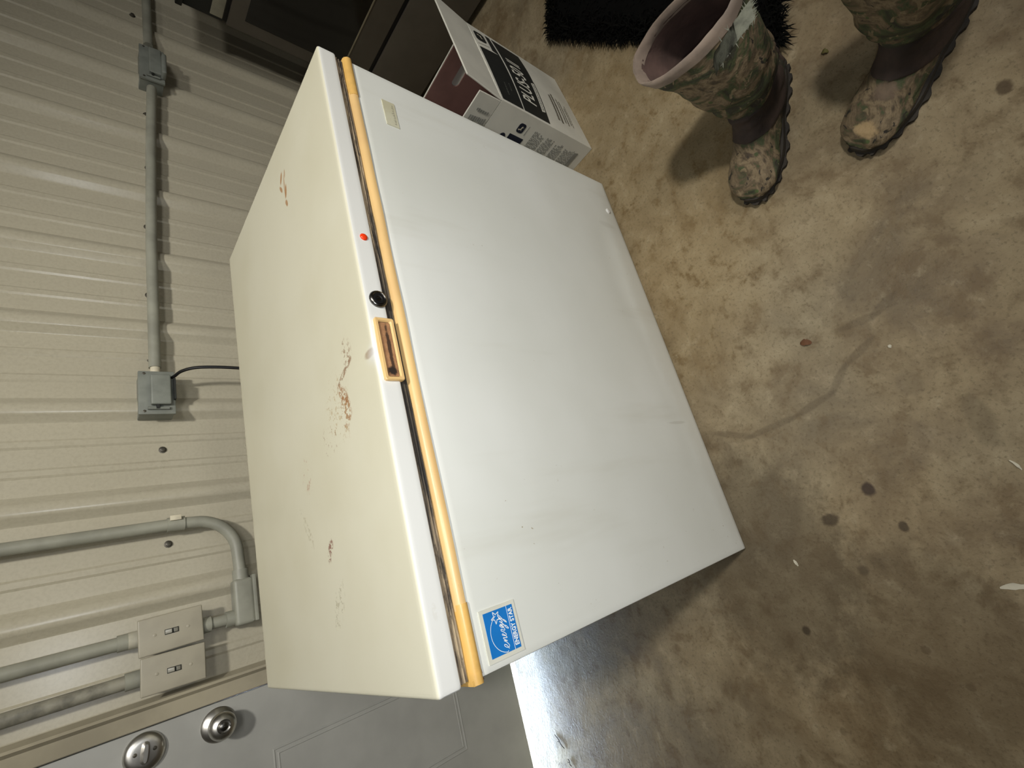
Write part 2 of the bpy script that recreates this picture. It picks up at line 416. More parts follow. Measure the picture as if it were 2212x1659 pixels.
def scr_mesh():
    b = bmesh.new(); lathe(b, (0, 0, 0), (0, -1, 0), [(-.001, .0085), (.0012, .0085), (.0018, .0060), (.0055, .0056), (.0062, .0040)], 12)
    finish(b, 35); m = bpy.data.meshes.new('screw'); b.to_mesh(m); b.free(); m.materials.append(SCREW); return m
SM = scr_mesh()
for X, Z in [(2.203, .991), (1.765, .961), (1.549, .960), (1.328, .966), (1.098, .967), (.651, .947), (.417, .942), (2.42, .985), (2.65, .98), (2.88, .98), (.90, .966)]:
    o = bpy.data.objects.new('screw', SM); COL.objects.link(o); o.location = (X, -0.0005, Z); o.parent = wall

PLAIN = simple('plain_garage_wall', (150, 144, 128), 0.7)
for nm, lo, hi in [('wall_right', (3.6, FY0, 0), (3.64, 0.05, 3.0)), ('wall_left', (-3.04, FY0, 0), (-3.0, 0.05, 3.0)), ('wall_front', (-3.04, FY0 - .04, 0), (3.64, FY0, 3.0)), ('ceiling', (-3.04, FY0 - .04, 3.0), (3.64, 0.05, 3.04))]:
    bm = bmesh.new(); box(bm, lo, hi); struct(obj(nm, bm, PLAIN))
bm = bmesh.new(); box(bm, (-3, 0.12, -0.06), (2.5, 3.5, -0.0005))
struct(obj('ground', bm, simple('pale_outdoor_concrete', (196, 196, 190), 0.8)), 'bright daylit concrete outside the door')

# door trim on the freezer side, header and far side
def trim_obj(name, prof, z0, z1, lab=None):
    bm = bmesh.new(); a = [bm.verts.new((x, y, z0)) for x, y in prof]; b = [bm.verts.new((x, y, z1)) for x, y in prof]
    n = len(prof)
    for i in range(n): bm.faces.new([a[i], a[(i + 1) % n], b[(i + 1) % n], b[i]])
    bm.faces.new(a[::-1]); bm.faces.new(b)
    return struct(obj(name, bm, TRIM, ang=20), lab)
trim_obj('trim_1', [(.104, .03), (.104, -.004), (.096, -.024), (.091, -.026), (.084, -.016), (.054, -.013), (.052, -.009), (.052, .029), (.060, .0295)], 0, 2.12, 'tan metal jamb trim between ribbed wall and grey door')
trim_obj('trim_2', [(-.93, .029), (-.93, -.02), (-.915, -.024), (-.875, -.013), (-.875, .029)], 0, 2.12)
bm = bmesh.new(); box(bm, (-.93, -.02, 2.065), (.104, .0295, 2.125), .003); struct(obj('trim_3', bm, TRIM))

# door
door = bpy.data.objects.new('door_1', None)
bm = bmesh.new(); box(bm, (DX0, 0.0, DZ0), (DX1, 0.044, DZ1), 0.002)
door = struct(obj('door_1', bm, DOORM), 'grey six-panel steel entry door with daylight under it')
def door_panel(x0, x1, z0, z1):
    bm = bmesh.new()
    # moulded ring: raised bead, groove, raised field
    steps = [(0, -.0001), (.0016, -.0018), (.0034, -.0018), (.005, -.0003), (.0095, -.0003), (.0112, -.0018), (.013, -.0020), (.0145, -.0006)]
    loops = []
    for ins, y in steps:
        loops.append([bm.verts.new(p) for p in ((x0 + ins, y, z0 + ins), (x1 - ins, y, z0 + ins), (x1 - ins, y, z1 - ins), (x0 + ins, y, z1 - ins))])
    for a, b in zip(loops, loops[1:]):
        for i in range(4): bm.faces.new([a[i], a[(i + 1) % 4], b[(i + 1) % 4], b[i]])
    bm.faces.new(loops[-1])
    for f in bm.faces: pass
    obj('door_panel', bm, DOORM, door, ang=8)
for x0, x1 in ((-.300, -.086), (-.736, -.522)):
    for z0, z1 in ((.250, .757), (.88, 1.48), (1.60, 1.90)):
        if z0 == .88: z0 = 0.93; 
        xx0, xx1 = x0, x1
        door_panel(xx0, xx1, z0, z1)
# knob with turn button, and deadbolt
kx, kz = 0.006, 0.862
bm = bmesh.new(); lathe(bm, (kx, 0, kz), (0, -1, 0), [(-.001, .034), (.003, .0345), (.007, .031), (.010, .022), (.012, .016), (.026, .0135)], 40)
knob = obj('door_knob', bm, CHROME, door, 40)
bm = bmesh.new(); lathe(bm, (kx, 0, kz), (0, -1, 0), [(.024, .0135), (.029, .021), (.036, .0265), (.045, .0275), (.053, .0245), (.0575, .018), (.0585, .0135), (.056, .0115), (.0555, .002)], 40)
obj('knob_ball', bm, CHROME, knob, 50)
bm = bmesh.new(); lathe(bm, (kx, 0, kz), (0, -1, 0), [(.0555, .0085), (.0595, .0080), (.0605, .006)], 24)
box(bm, (kx - .0012, -.0665, kz - .007), (kx + .0012, -.0600, kz + .007), .0006)
obj('turn_button', bm, DCHROME, knob, 40)
dx, dz = 0.008, 0.9945
bm = bmesh.new(); lathe(bm, (dx, 0, dz), (0, -1, 0), [(-.001, .036), (.003, .0365), (.009, .0335), (.012, .027), (.013, .020), (.0125, .001)], 44)
db = obj('deadbolt', bm, CHROME, door, 40)
bm = bmesh.new()
nn = 14
prof = [(-0.020 + 0.040 * i / nn) for i in range(nn + 1)]
up = []; lowr = []
for s_ in prof:
    h = 0.0035 + 0.0045 * (1 - (s_ / 0.020) ** 2) ** 0.5 if abs(s_) < .0199 else .002
    up.append((s_, h))
ring = [(s_, -h) for s_, h in up] + [(s_, h) for s_, h in reversed(up)]
Md = Matrix.Translation((dx, 0, dz)) @ Matrix.Rotation(0.12, 4, 'Y')
a = [bm.verts.new(Md @ Vector((y_, -.013, s_))) for s_, y_ in [(q[1], q[0]) for q in ring]]
b = [bm.verts.new(Md @ Vector((y_ * .8, -.028, s_ * .45))) for s_, y_ in [(q[1], q[0]) for q in ring]]
for i in range(len(a)): bm.faces.new([a[i], a[(i + 1) % len(a)], b[(i + 1) % len(a)], b[i]])
bm.faces.new(b)
obj('thumb_turn', bm, CHROME, db, 40)
for sx in (-1, 1):
    bm = bmesh.new(); lathe(bm, (dx + .002, -.0125, dz + sx * .0165), (0, -1, 0), [(-.002, .0038), (.0005, .0038), (.0015, .002)], 12); obj('screw', bm, SCREW, db)

# ------------------------------------------------------------------ freezer
W, D, H, LH = 1.0231, 0.656, 0.8189, 0.0331
YAW = 0.0068
FZ = thing('chest_freezer', 'white chest freezer with rust-stained lid and yellowed trim against the wall', 'freezer', (0.0688, -0.2436, 0), YAW)
def gz(x, m, s): return math.exp(-((x - m) / s) ** 2)
# lid
bm = gridbox((0, -D, H - LH), (W, 0, H), (150, 60, 4))
for v in bm.verts:
    x, y, z = v.co
    fe = max(0, 1 - (y + D) / 0.10) ** 2
    d = gz(x, .428, .018) * fe * 0.5 + gz(x, .425, .045) * fe * 0.5
    if z > H - LH + .004:
        v.co.z -= 0.0034 * d * (z - (H - LH)) / LH
    if y < -D + .001: v.co.y += 0.0030 * gz(x, .43, .035) * ((z - (H - LH)) / LH)
    if z > H - .0005: v.co.z += 0.0012 * math.sin(PI * x / W) * math.sin(PI * -y / D)
bevel_sharp(bm, 0.0042, 3)
lid = obj('lid', bm, LID, FZ, 30); tag(lid, 'warm-lit white lid with rust drips and a dented front edge')
# body
bm = gridbox((.002, -D + .001, .012), (W - .002, -.004, .757), (96, 8, 60))
for v in bm.verts:
    x, y, z = v.co
    if y < -D + .002:
        e = min(x, W - x, .05) / .05 * min(z, .757 - z, .04) / .04
        # shallow dent running low across the front, and slight ripples in the sheet
        zc = .06 + .07 * gz(x, .70, .2) + .01 * math.sin(x * 6)
        d = .0022 * gz(z, zc, .05) * (1 / (1 + math.exp(-(x - .18) / .03))) * (1 / (1 + math.exp((x - .93) / .03)))
        d += .0005 * noise.noise(Vector((x * 3.2, 0, z * 3.2)))
        v.co.y += e * d - .0015 * e * math.sin(PI * x / W)
bevel_sharp(bm, 0.003, 2)
body = obj('body', bm, BODY, FZ, 30)
# base plinth
bm = bmesh.new(); box(bm, (.03, -D + .03, 0), (W - .03, -.03, .014)); obj('base', bm, BLACK, FZ)
# gasket: three soft folds between lid and body
bm = bmesh.new()
yb = -D + .005
prof = [(yb + .012, .787), (yb, .7855), (yb - .0015, .7830), (yb + .002, .7810), (yb - .0005, .7785), (yb + .003, .7765), (yb + .0005, .7740), (yb + .004, .7715), (yb + .012, .771)]
def ringloop(o):   # outline of the gasket at outward offset o
    return [(.008 - o, -D + .008 - o), (W - .008 + o, -D + .008 - o), (W - .008 + o, -.01), (.008 - o, -.01)]
rows = []
N = 120
for i in range(N + 1):
    x = .004 + (W - .008) * i / N
    rows.append([bm.verts.new((x, y + .0008 * noise.noise(Vector((x * 25, z * 400, 1))), z + .0006 * noise.noise(Vector((x * 18, z * 300, 5))))) for y, z in prof])
for a, b in zip(rows, rows[1:]):
    for k in range(len(prof) - 1): bm.faces.new([a[k], a[k + 1], b[k + 1], b[k]])
box(bm, (.006, -D + .016, .7705), (W - .006, -.012, .787))
gk = obj('gasket', bm, GASK, FZ, 60); tag(gk, 'blackened mouldy lid gasket')
# yellowed trim strip and its two corner caps
def trim_prof(o=0.0):
    y0 = -D + .0015
    return [(y0 + .018, .7580 - o), (y0 - .0010 - o, .7572 - o), (y0 - .0034 - o, .7588), (y0 - .0038 - o, .7620), (y0 - .0032 - o, .7660), (y0 - .0008 - o, .7690), (y0 + .0020, .7712 + o * .5), (y0 + .018, .7716)]
def sweep(x0, x1, prof, n, wob=0.0):
    bm = bmesh.new(); rows = []
    for i in range(n + 1):
        x = x0 + (x1 - x0) * i / n
        rows.append([bm.verts.new((x, y + wob * noise.noise(Vector((x * 9, 0, 3))), z + wob * noise.noise(Vector((x * 7, 2, 3))))) for y, z in prof])
    for a, b in zip(rows, rows[1:]):
        for k in range(len(prof)): bm.faces.new([a[k], a[(k + 1) % len(prof)], b[(k + 1) % len(prof)], b[k]])
    bm.faces.new(rows[0][::-1]); bm.faces.new(rows[-1])
    return bm
ts = obj('trim_strip', sweep(.08, .94, trim_prof(), 90, .0012), YEL, FZ, 40); tag(ts, 'yellowed beige plastic breaker strip')
YEL2 = simple('amber_plastic_cap', (222, 178, 100), 0.35, var=.1, scale=30)
RUSTD = simple('dark_rust', (92, 48, 26), 0.9)
for x0, x1, sx in ((-.0025, .0868, -1), (.934, W + .0015, 1)):
    bm = sweep(x0, x1, trim_prof(.0008), 8)
    if sx < 0: box(bm, (-.0035, -D + .0, .7572), (.003, -D + .06, .7705), .0015)
    else: box(bm, (W - .003, -D + .0, .7572), (W + .0025, -D + .06, .7705), .0015)
    obj('trim_cap', bm, YEL2, FZ, 40)
bm = bmesh.new()
rr_ = random.Random(2)
top_ = [bm.verts.new((.0 + .0018 * i, -D - .0001, .7576)) for i in range(18)]
bot_ = [bm.verts.new((.0 + .0018 * i, -D - .0001, .7568 - .0016 * rr_.random() * (1 - i / 20))) for i in range(18)]
for i in range(17): bm.faces.new([top_[i], bot_[i], bot_[i + 1], top_[i + 1]])
obj('rust_streak', bm, RUSTD, FZ)
# red power lamp
bm = bmesh.new(); lathe(bm, (.621, -D, .8005), (0, -1, 0), [(-.001, .0062), (.001, .0060), (.0024, .0045), (.0031, .002)], 20)
obj('power_lamp', bm, simple('red_plastic_lens', (236, 62, 22), .2), FZ, 60)
# lock
bm = bmesh.new(); lathe(bm, (.512, -D, .7975), (0, -1, 0), [(-.001, .0135), (.002, .0138), (.0045, .0125), (.0052, .0105), (.0040, .0092), (.0036, .006)], 32)
lock = obj('lock', bm, DCHROME, FZ, 50)
bm = bmesh.new(); lathe(bm, (.512, -D - .003, .7975), (0, -1, 0), [(-.001, .0088), (.0012, .0085), (.0016, .006), (.0012, .0045), (.0002, .0035)], 24)
box(bm, (.5113, -D - .0046, .7945), (.5127, -D - .0030, .8005))
obj('lock_core', bm, BLACK, lock, 50)
# handle badge: beige frame round a worn brown recess
def rrect(x0, x1, z0, z1, r, n=5):
    pts = []
    for cx, cz, a0 in ((x1 - r, z1 - r, 0), (x0 + r, z1 - r, 90), (x0 + r, z0 + r, 180), (x1 - r, z0 + r, 270)):
        for i in range(n + 1):
            a = math.radians(a0 + 90 * i / n); pts.append((cx + r * math.cos(a), cz + r * math.sin(a)))
    return pts
def hb(x, z, y):      # the badge's upper edge sags in the middle
    t_ = (z - .782) / .029
    return (x, y, z - .0022 * gz(x, .43, .022) * t_)
yf = -D - .0002
bm = bmesh.new(); L_ = []
for ins, y in ((0, yf + .003), (0, yf - .0035), (.0008, yf - .0045), (.0042, yf - .0045), (.0055, yf - .0030), (.006, yf - .0012)):
    L_.append([bm.verts.new(hb(x, z, y)) for x, z in rrect(.3835 + ins, .480 - ins, .7815 + ins, .8110 - ins, .0030)])
for a, b in zip(L_, L_[1:]):
    for i in range(len(a)): bm.faces.new([a[i], a[(i + 1) % len(a)], b[(i + 1) % len(a)], b[i]])
han = obj('handle_badge', bm, YEL, FZ, 40); tag(han, 'beige frame of the missing handle')
t = NT('worn_brown_adhesive', .7); n = t.noise(60, 5, .8); zz = t.ell((.43, -D, .7945), (.05, .1, .0035), 0, 1.3, 90)
c = t.mix(t.mr(n, .35, .7), (176, 132, 92), (150, 108, 74)); c = t.mix(t.math('MULTIPLY', zz, .9), c, (46, 32, 24))
c = t.mix(t.ell((.398, -D, .797), (.008, .1, .010), 0, 1.4, 120), c, (40, 30, 24)); t.color(c)
bm = bmesh.new(); poly(bm, [hb(x, z, yf - .0014) for x, z in rrect(.3892, .4744, .7872, .8053, .002)]); obj('badge_recess', bm, t.m, han)
bm = bmesh.new()
for ins in (.0,): 
    a = [bm.verts.new(hb(x, z, yf - .0016)) for x, z in rrect(.3892, .4744, .7872, .8053, .002)]
    b = [bm.verts.new(hb(x, z, yf - .0016)) for x, z in rrect(.3900, .4736, .7880, .8045, .002)]
    for i in range(len(a)): bm.faces.new([a[i], a[(i + 1) % len(a)], b[(i + 1) % len(a)], b[i]])
obj('recess_outline', bm, simple('dark_outline', (60, 44, 32), .9), han)  # thin dark line along the recess edge
# drain plug
bm = bmesh.new(); lathe(bm, (.914, -D + .0012, .041), (0, -1, 0), [(-.001, .008), (.002, .0078), (.0035, .006), (.004, .003)], 20)
obj('drain_plug', bm, simple('white_plastic', (236, 236, 230), .4), FZ, 50)
# stickers on the front (plane frame: x right, y up)
FP = frame_mat((0, -D - .0004, 0), (1, 0, 0), (0, 0, 1))
STW = simple('sticker_backing', (214, 214, 200), .5, var=.04); BLUE = simple('sticker_blue', (24, 118, 196), .45, var=.04); WHITE = simple('sticker_white', (240, 243, 240), .5, var=.01)
st = bmesh.new(); box(st, (.0105, .6855, -.001), (.0715, .7440, .0004)); bmesh.ops.transform(st, matrix=FP, verts=st.verts)
stk = obj('energy_sticker', st, STW, FZ); tag(stk, 'blue and white energy sticker')
b_ = bmesh.new(); box(b_, (.0155, .6900, .0002), (.0670, .7385, .0007)); bmesh.ops.transform(b_, matrix=FP, verts=b_.verts); obj('blue_field', b_, BLUE, stk)
def stroke(bm, pts, wd, z=.0010):
    for i in range(len(pts)):
        pass
    L = []; 
    for i, p_ in enumerate(pts):
        p_ = Vector(p_); d = (Vector(pts[min(i + 1, len(pts) - 1)]) - Vector(pts[max(i - 1, 0)])); d = d.normalized() if d.length > 1e-9 else Vector((1, 0))
        nrm = Vector((-d.y, d.x)) * wd / 2
        L.append((bm.verts.new((p_.x + nrm.x, p_.y + nrm.y, z)), bm.verts.new((p_.x - nrm.x, p_.y - nrm.y, z))))
    for a, b in zip(L, L[1:]): bm.faces.new([a[0], a[1], b[1], b[0]])
def smooth_pts(P, n=8):
    out = []
    for i in range(len(P) - 1):
        p0, p1, p2, p3 = P[max(i - 1, 0)], P[i], P[i + 1], P[min(i + 2, len(P) - 1)]
        for k in range(n):
            s_ = k / n
            out.append(tuple(0.5 * ((2 * p1[a]) + (-p0[a] + p2[a]) * s_ + (2 * p0[a] - 5 * p1[a] + 4 * p2[a] - p3[a]) * s_ ** 2 + (-p0[a] + 3 * p1[a] - 3 * p2[a] + p3[a]) * s_ ** 3) for a in (0, 1)))
    out.append(P[-1]); return out
bm = bmesh.new()
stroke(bm, [(.0155, .7005), (.0670, .7005)], .0007)                         # rule
arc = [(.0165 + .001, .7115)] + [(.0395 + .0235 * math.cos(a), .7095 + .0235 * math.sin(a)) for a in [PI * (1 - q / 20) for q in range(1, 18)]]
stroke(bm, smooth_pts(arc, 3), .0007)
cx, cz, ro, ri = .0585, .7200, .0078, .0033                                 # star outline
sp_ = []
for i in range(11):
    a = PI / 2 + i * PI / 5 + .15; r = ro if i % 2 == 0 else ri; sp_.append((cx + r * math.cos(a), cz + r * math.sin(a)))
for a_, b2 in zip(sp_, sp_[1:]): stroke(bm, [a_, b2], .0009)
# handwritten lower-case word
ex = .0185; S = .0036; y0 = .7080
word = [(0, .5), (1.0, 1.2), (1.25, 2.0), (.8, 2.4), (.35, 1.6), (.5, .5), (1.2, .1), (2.0, .9), (2.5, 2.0), (2.55, .4), (2.9, 1.6), (3.4, 2.0), (3.5, .9), (3.7, .2), (4.3, .9),
        (4.7, 1.8), (4.3, 2.1), (4.2, .9), (4.7, .2), (5.3, .9), (5.7, 2.1), (6.2, 1.9), (6.0, .6), (6.6, .4), (7.6, 1.9), (7.2, 2.2), (6.8, 1.2), (7.2, .5), (7.9, 1.8), (7.7, -.6), (6.9, -1.6), (7.0, -.6), (8.2, .5),
        (8.8, 1.9), (8.7, .7), (9.2, .6), (9.9, 1.9), (9.6, -.5), (8.9, -1.4), (9.2, -.4), (10.4, .8), (11.2, 1.8)]
stroke(bm, [(ex + (x + y * .35) * S, y0 + y * .0034 + x * .00018) for x, y in smooth_pts(word, 6)], .0008, .0011)
bmesh.ops.transform(bm, matrix=FP, verts=bm.verts); obj('white_line_art', bm, WHITE, stk, recalc=False)
text('lettering', 'ENERGY STAR', .0090, WHITE, stk, FP @ Matrix.Translation((.0413, .6922, .0009)), align='CENTER', sx=.78, bold=.00018)
bm = bmesh.new(); box(bm, (.894, .684, -.001), (.955, .7095, .0004), 0); bmesh.ops.transform(bm, matrix=FP, verts=bm.verts)
t = NT('faded_beige_sticker', .5); c = t.mix(t.mr(t.noise(30, 3), .3, .7), (206, 204, 180), (196, 192, 164))
c = t.mix(t.math('MULTIPLY', t.mr(t.noise(160, 4, .8, vec=t.coord((1.3, 1, .5))), .52, .6), t.math('MULTIPLY', t.ell((.925, -D, .690), (.028, .1, .005), 0, .4, 60), .6)), c, (120, 118, 98)); t.color(c)
s2 = obj('faded_sticker', bm, t.m, FZ)
SMUDGE = simple('faded_print', (150, 148, 126), .6)
bm = bmesh.new()
for i in range(11):
    xx = .900 + i * .0045
    stroke(bm, [(xx, .6885), (xx + .001, .6925 - .0012 * (i % 3)), (xx + .0025, .6888)], .0008, .0006)
bmesh.ops.transform(bm, matrix=FP, verts=bm.verts); obj('faded_lettering', bm, SMUDGE, s2, recalc=False)

# ------------------------------------------------------------------ electrics on the wall
def conduit(name, pts, label, mat=PVC, r=.0134):
    e = thing(name, label, 'conduit', pts[0], group=None)
    bm = bmesh.new(); tube(bm, pts, r, 20); obj('pipe', bm, mat, e, 40, world=True); return e
def coupling(e, a, b, r=.0165, mat=PVC, name='coupling'):
    bm = bmesh.new(); tube(bm, [a, b], r, 20); return obj(name, bm, mat, e, 40, world=True)
# horizontal runs
c1 = conduit('wall_conduit', [(.862, -.034, .9615), (1.25, -.034, .961), (1.60, -.034, .955), (1.852, -.034, .948)], 'grey pipe running level between the two outlet boxes')
lb_ = bmesh.new(); tube(lb_, [(.846, -.034, .961), (.866, -.034, .961)], .011, 16); tg = obj('white_end_ring', lb_, CREAM, c1, world=True)
conduit('wall_conduit', [(2.04, -.034, .9535), (2.3, -.034, .955), (2.75, -.034, .957)], 'grey pipe leaving the far outlet box toward the dark stove')
# outlet boxes
def weather_box(x0, x1, z0, z1, label, far):
    e = thing('outlet_box', label, 'outlet box', ((x0 + x1) / 2, 0, z0))
    bm = bmesh.new(); box(bm, (x0 + .003, -.048, z0 + .002), (x1 - .003, .0, z1 - .002), .003); obj('housing', bm, BOXG, e, world=True)
    bm = bmesh.new(); box(bm, (x0, -.056, z0), (x1, -.047, z1), .0025); obj('cover_plate', bm, BOXG, e, world=True)
    bm = bmesh.new()
    dx0, dx1, dz0, dz1 = x0 + .022, x1 - .014, z0 + .010, z1 - .024
    box(bm, (dx0, -.070, dz0), (dx1, -.0555, dz1), .004, 3)
    fl_ = obj('flip_cover', bm, BOXG, e, world=True)
    bm = bmesh.new(); tube(bm, [(x0 + .014, -.060, dz0 + .004), (x0 + .014, -.060, dz1 + .006)], .0038, 10); obj('hinge', bm, BOXG, e, world=True)
    bm = bmesh.new(); box(bm, (x0 + .012, -.0665, (dz0 + dz1) / 2 + .004), (dx0 + .004, -.058, (dz0 + dz1) / 2 + .010)); obj('hinge_clip', bm, DARKG, e, world=True)
    bm = bmesh.new(); box(bm, (dx0 + .015, -.066, z0 - .0006), (dx1 - .008, -.0505, z0 + .004)); obj('cord_slot', bm, DARKG, e, world=True)
    for xx in (x0 + .008, x1 - .007):
        bm = bmesh.new(); lathe(bm, (xx, -.0555, z1 - .012), (0, -1, 0), [(-.001, .0035), (.0012, .0034), (.0018, .002)], 10); obj('screw', bm, SCREW, e, world=True)
    return e
weather_box(.727, .843, .923, .999, 'grey weatherproof outlet box above the freezer with the black cord in it', 0)
ub = weather_box(1.864, 2.010, .914, .981, 'grey outlet box high on the wall near the dark stove', 1)
bm = bmesh.new(); box(bm, (1.88, -.088, .912), (1.965, -.055, .926), .006, 3); obj('open_flap', bm, BOXG, ub, world=True)
bm = bmesh.new(); tube(bm, smooth_curve := [Vector(p) for p in [(.825, -.052, .932), (.828, -.062, .924), (.832, -.085, .912), (.834, -.105, .885), (.832, -.118, .84), (.828, -.125, .78), (.822, -.13, .66), (.80, -.14, .4), (.72, -.16, .12), (.66, -.17, .01)]], .0038, 10)
def catmull(P, n=8):
    P = [Vector(p) for p in P]; out = []
    for i in range(len(P) - 1):
        p0, p1, p2, p3 = P[max(i - 1, 0)], P[i], P[i + 1], P[min(i + 2, len(P) - 1)]
        for k in range(n):
            s_ = k / n
            out.append(0.5 * ((2 * p1) + (-p0 + p2) * s_ + (2 * p0 - 5 * p1 + 4 * p2 - p3) * s_ ** 2 + (-p0 + 3 * p1 - 3 * p2 + p3) * s_ ** 3))
    out.append(P[-1]); return out
bm.free(); bm = bmesh.new(); tube(bm, catmull(smooth_curve, 6), .0040, 10)
tag(obj('power_cord', bm, BLACK), 'thin black power cord dropping from the outlet box behind the freezer', 'cord')

# bent conduit with its fitting
R_ = .088
arcp = [(.453, -.040, 2.6), (.453, -.040, 1.22), (.455, -.040, .93), (.4535, -.040, .895)] + [(.4535 - R_ * (1 - math.cos(a)), -.040, .895 - R_ * math.sin(a)) for a in [PI / 2 * k / 12 for k in range(1, 13)]] + [(.318, -.042, .805)]
cb = conduit('bent_conduit', arcp, 'grey pipe that curves ninety degrees down beside the freezer lid')
coupling(cb, (.4545, -.040, .914), (.455, -.040, .948), .0165)
bm = bmesh.new(); box(bm, (.461, -.0605, .922), (.4725, -.0525, .944), .001, mat=None)
obj('size_label', bm, CREAM, cb, world=True)
lbf = thing('conduit_fitting', 'grey right-angle pipe fitting at the freezer corner below the switches', 'pipe fitting', (.255, -.04, .78))
bm = bmesh.new(); box(bm, (.196, -.062, .783), (.300, -.020, .825), .008, 3); obj('fitting_body', bm, PVC, lbf, world=True)
bm = bmesh.new(); box(bm, (.198, -.066, .777), (.304, -.016, .785), .002); obj('fitting_cover', bm, PVC, lbf, world=True)
coupling(lbf, (.296, -.042, .805), (.322, -.042, .805), .0175, name='hub')
coupling(lbf, (.2165, -.040, .822), (.2165, -.040, .842), .0175, name='hub')
nip = conduit('short_conduit', [(.2165, -.038, .835), (.2175, -.038, .892)], 'short grey pipe between the fitting and the first light switch', r=.0125)
coupling(nip, (.217, -.038, .872), (.217, -.038, .892), .0168)
# switches
def switch(x0, x1, z0, z1, tilt, label, gloss):
    cx, cz = (x0 + x1) / 2, (z0 + z1) / 2; w_, h_ = (x1 - x0) / 2, (z1 - z0) / 2
    e = thing('light_switch', label, 'light switch', (cx, 0, cz)); e.rotation_euler = (0, tilt, 0)
    bm = bmesh.new(); box(bm, (-w_ + .005, -.056, -h_ + .006), (w_ - .005, 0, h_ - .006), .004); obj('switch_box', bm, PVC, e)
    bm = bmesh.new(); box(bm, (-w_, -.0625, -h_), (w_, -.0555, h_), .003, 3); pl = obj('cover_plate', bm, PLATE, e)
    bm = bmesh.new(); box(bm, (-.0052, -.0640, -.0125), (.0052, -.062, .0125), .0004); sl = obj('toggle_slot', bm, DARKG, e)
    bm = bmesh.new(); box(bm, (-.0040, -.0025, -.0062), (.0040, .002, .0062), .001, mat=Matrix.Translation((0, -.066, .0055)) @ Matrix.Rotation(-.35, 4, 'X')); obj('toggle', bm, simple('grey_toggle', (150, 148, 134), .4), e)
    bm = bmesh.new(); box(bm, (-.0040, -.0018, -.004), (.0040, .002, .004), .001, mat=Matrix.Translation((0, -.064, -.0070))); obj('toggle_base', bm, simple('grey_toggle_b', (120, 118, 106), .4), e)
    for s_ in (-1, 1):
        bm = bmesh.new(); lathe(bm, (0, -.0622, s_ * .030), (0, -1, 0), [(-.001, .0034), (.0006, .0034), (.0012, .0020)], 12); obj('screw', bm, PLATE, e)
    return e
switch(.1875, .2615, .8905, 1.0075, -.02, 'grey toggle light switch nearer the outlets, fed by the short lower pipe', 0)
switch(.1115, .1845, .8895, 1.0045, .012, 'grey toggle light switch nearer the door, with a scuffed pipe above', 0)
u1 = conduit('switch_conduit', [(.2255, -.036, 1.0), (.2255, -.036, 1.21), (.224, -.036, 2.6)], 'smooth grey pipe rising from the switch farther from the door')
coupling(u1, (.2255, -.036, 1.004), (.2255, -.036, 1.022), .0170, simple('pale_pvc_collar', (188, 184, 166), .5))
bm = bmesh.new(); tube(bm, [(.2255, -.036, 1.010), (.2255, -.036, 1.040)], .0164, 20); obj('coupling', bm, PVC, u1, world=True)
u2 = conduit('switch_conduit', [(.149, -.036, 1.0), (.148, -.036, 1.2), (.143, -.036, 2.6)], 'scuffed grey pipe rising from the switch nearest the door', PVCW)
coupling(u2, (.149, -.036, 1.002), (.149, -.036, 1.028), .0170)

# ------------------------------------------------------------------ oil carton
P0 = Vector((1.2245, -.894, 0)); e1 = Vector((.343, .035, 0)).normalized(); e2 = Vector((-e1.y, e1.x, 0))
BXA = math.atan2(e1.y, e1.x)
CARD = simple('white_printed_card', (206, 204, 192), .6, var=.06, scale=8); CARDIN = simple('brown_card_inside', (120, 96, 70), .8)
CT = thing('oil_carton', 'open white carton with black oil lettering beside the freezer', 'box', P0, BXA)
L1, L2, BH, TH = .318, .262, .350, .004
def panel(name, lo, hi, mat, M_=None, par=CT):
    bm = bmesh.new(); box(bm, lo, hi, .0010, 1, mat=M_); return obj(name, bm, mat, par, 20)
# walls: front face slightly bulged
bm = gridbox((0, 0, 0.001), (L1, TH, BH), (16, 1, 16))
for v in bm.verts:
    x, y, z = v.co
    b = math.sin(PI * min(max(x / L1, 0), 1)) * math.sin(PI * min(max((z) / BH, 0), 1) * .9 + .1)
    v.co.y -= .012 * b
front = obj('front_panel', bm, CARD, CT, 30)
bm = gridbox((0, TH, 0.001), (TH, L2, BH), (1, 8, 8)); side = obj('side_panel', bm, CARD, CT, 30)
MARO = simple('maroon_brown_card_inside', (112, 80, 72), .85, var=.12, scale=14)
bm = bmesh.new()                                     # far side panel with its hand hole
o_ = [bm.verts.new((L1 - TH, y, z)) for y, z in ((TH, .001), (L2, .001), (L2, BH), (TH, BH))]
h_ = [bm.verts.new((L1 - TH, y, z)) for y, z in rrect(.094, .164, .277, .302, .0115, 5)]
es_ = [bm.edges.new((L[i], L[(i + 1) % len(L)])) for L in (o_, h_) for i in range(len(L))]
fs_ = bmesh.ops.triangle_fill(bm, use_beauty=True, use_dissolve=False, edges=es_)['geom']
fs_ = [f for f in fs_ if isinstance(f, bmesh.types.BMFace)]
ex_ = bmesh.ops.extrude_face_region(bm, geom=fs_)
for v in ex_['geom']:
    if isinstance(v, bmesh.types.BMVert): v.co.x += TH
far_ = obj('side_panel', bm, MARO, CT, 20); tag(far_, 'maroon-brown inside with a hand hole')
panel('back_panel', (TH, L2 - TH, 0.001), (L1 - TH, L2, BH), MARO)
panel('bottom_panel', (TH, TH, 0.001), (L1 - TH, L2 - TH, .006), CARDIN)
panel('top_flap', (.0, -TH / 2, 0), (L1, TH / 2, .118), CARD, Matrix.Translation((0, TH / 2, BH + .001)) @ Matrix.Rotation(.13, 4, 'X'))
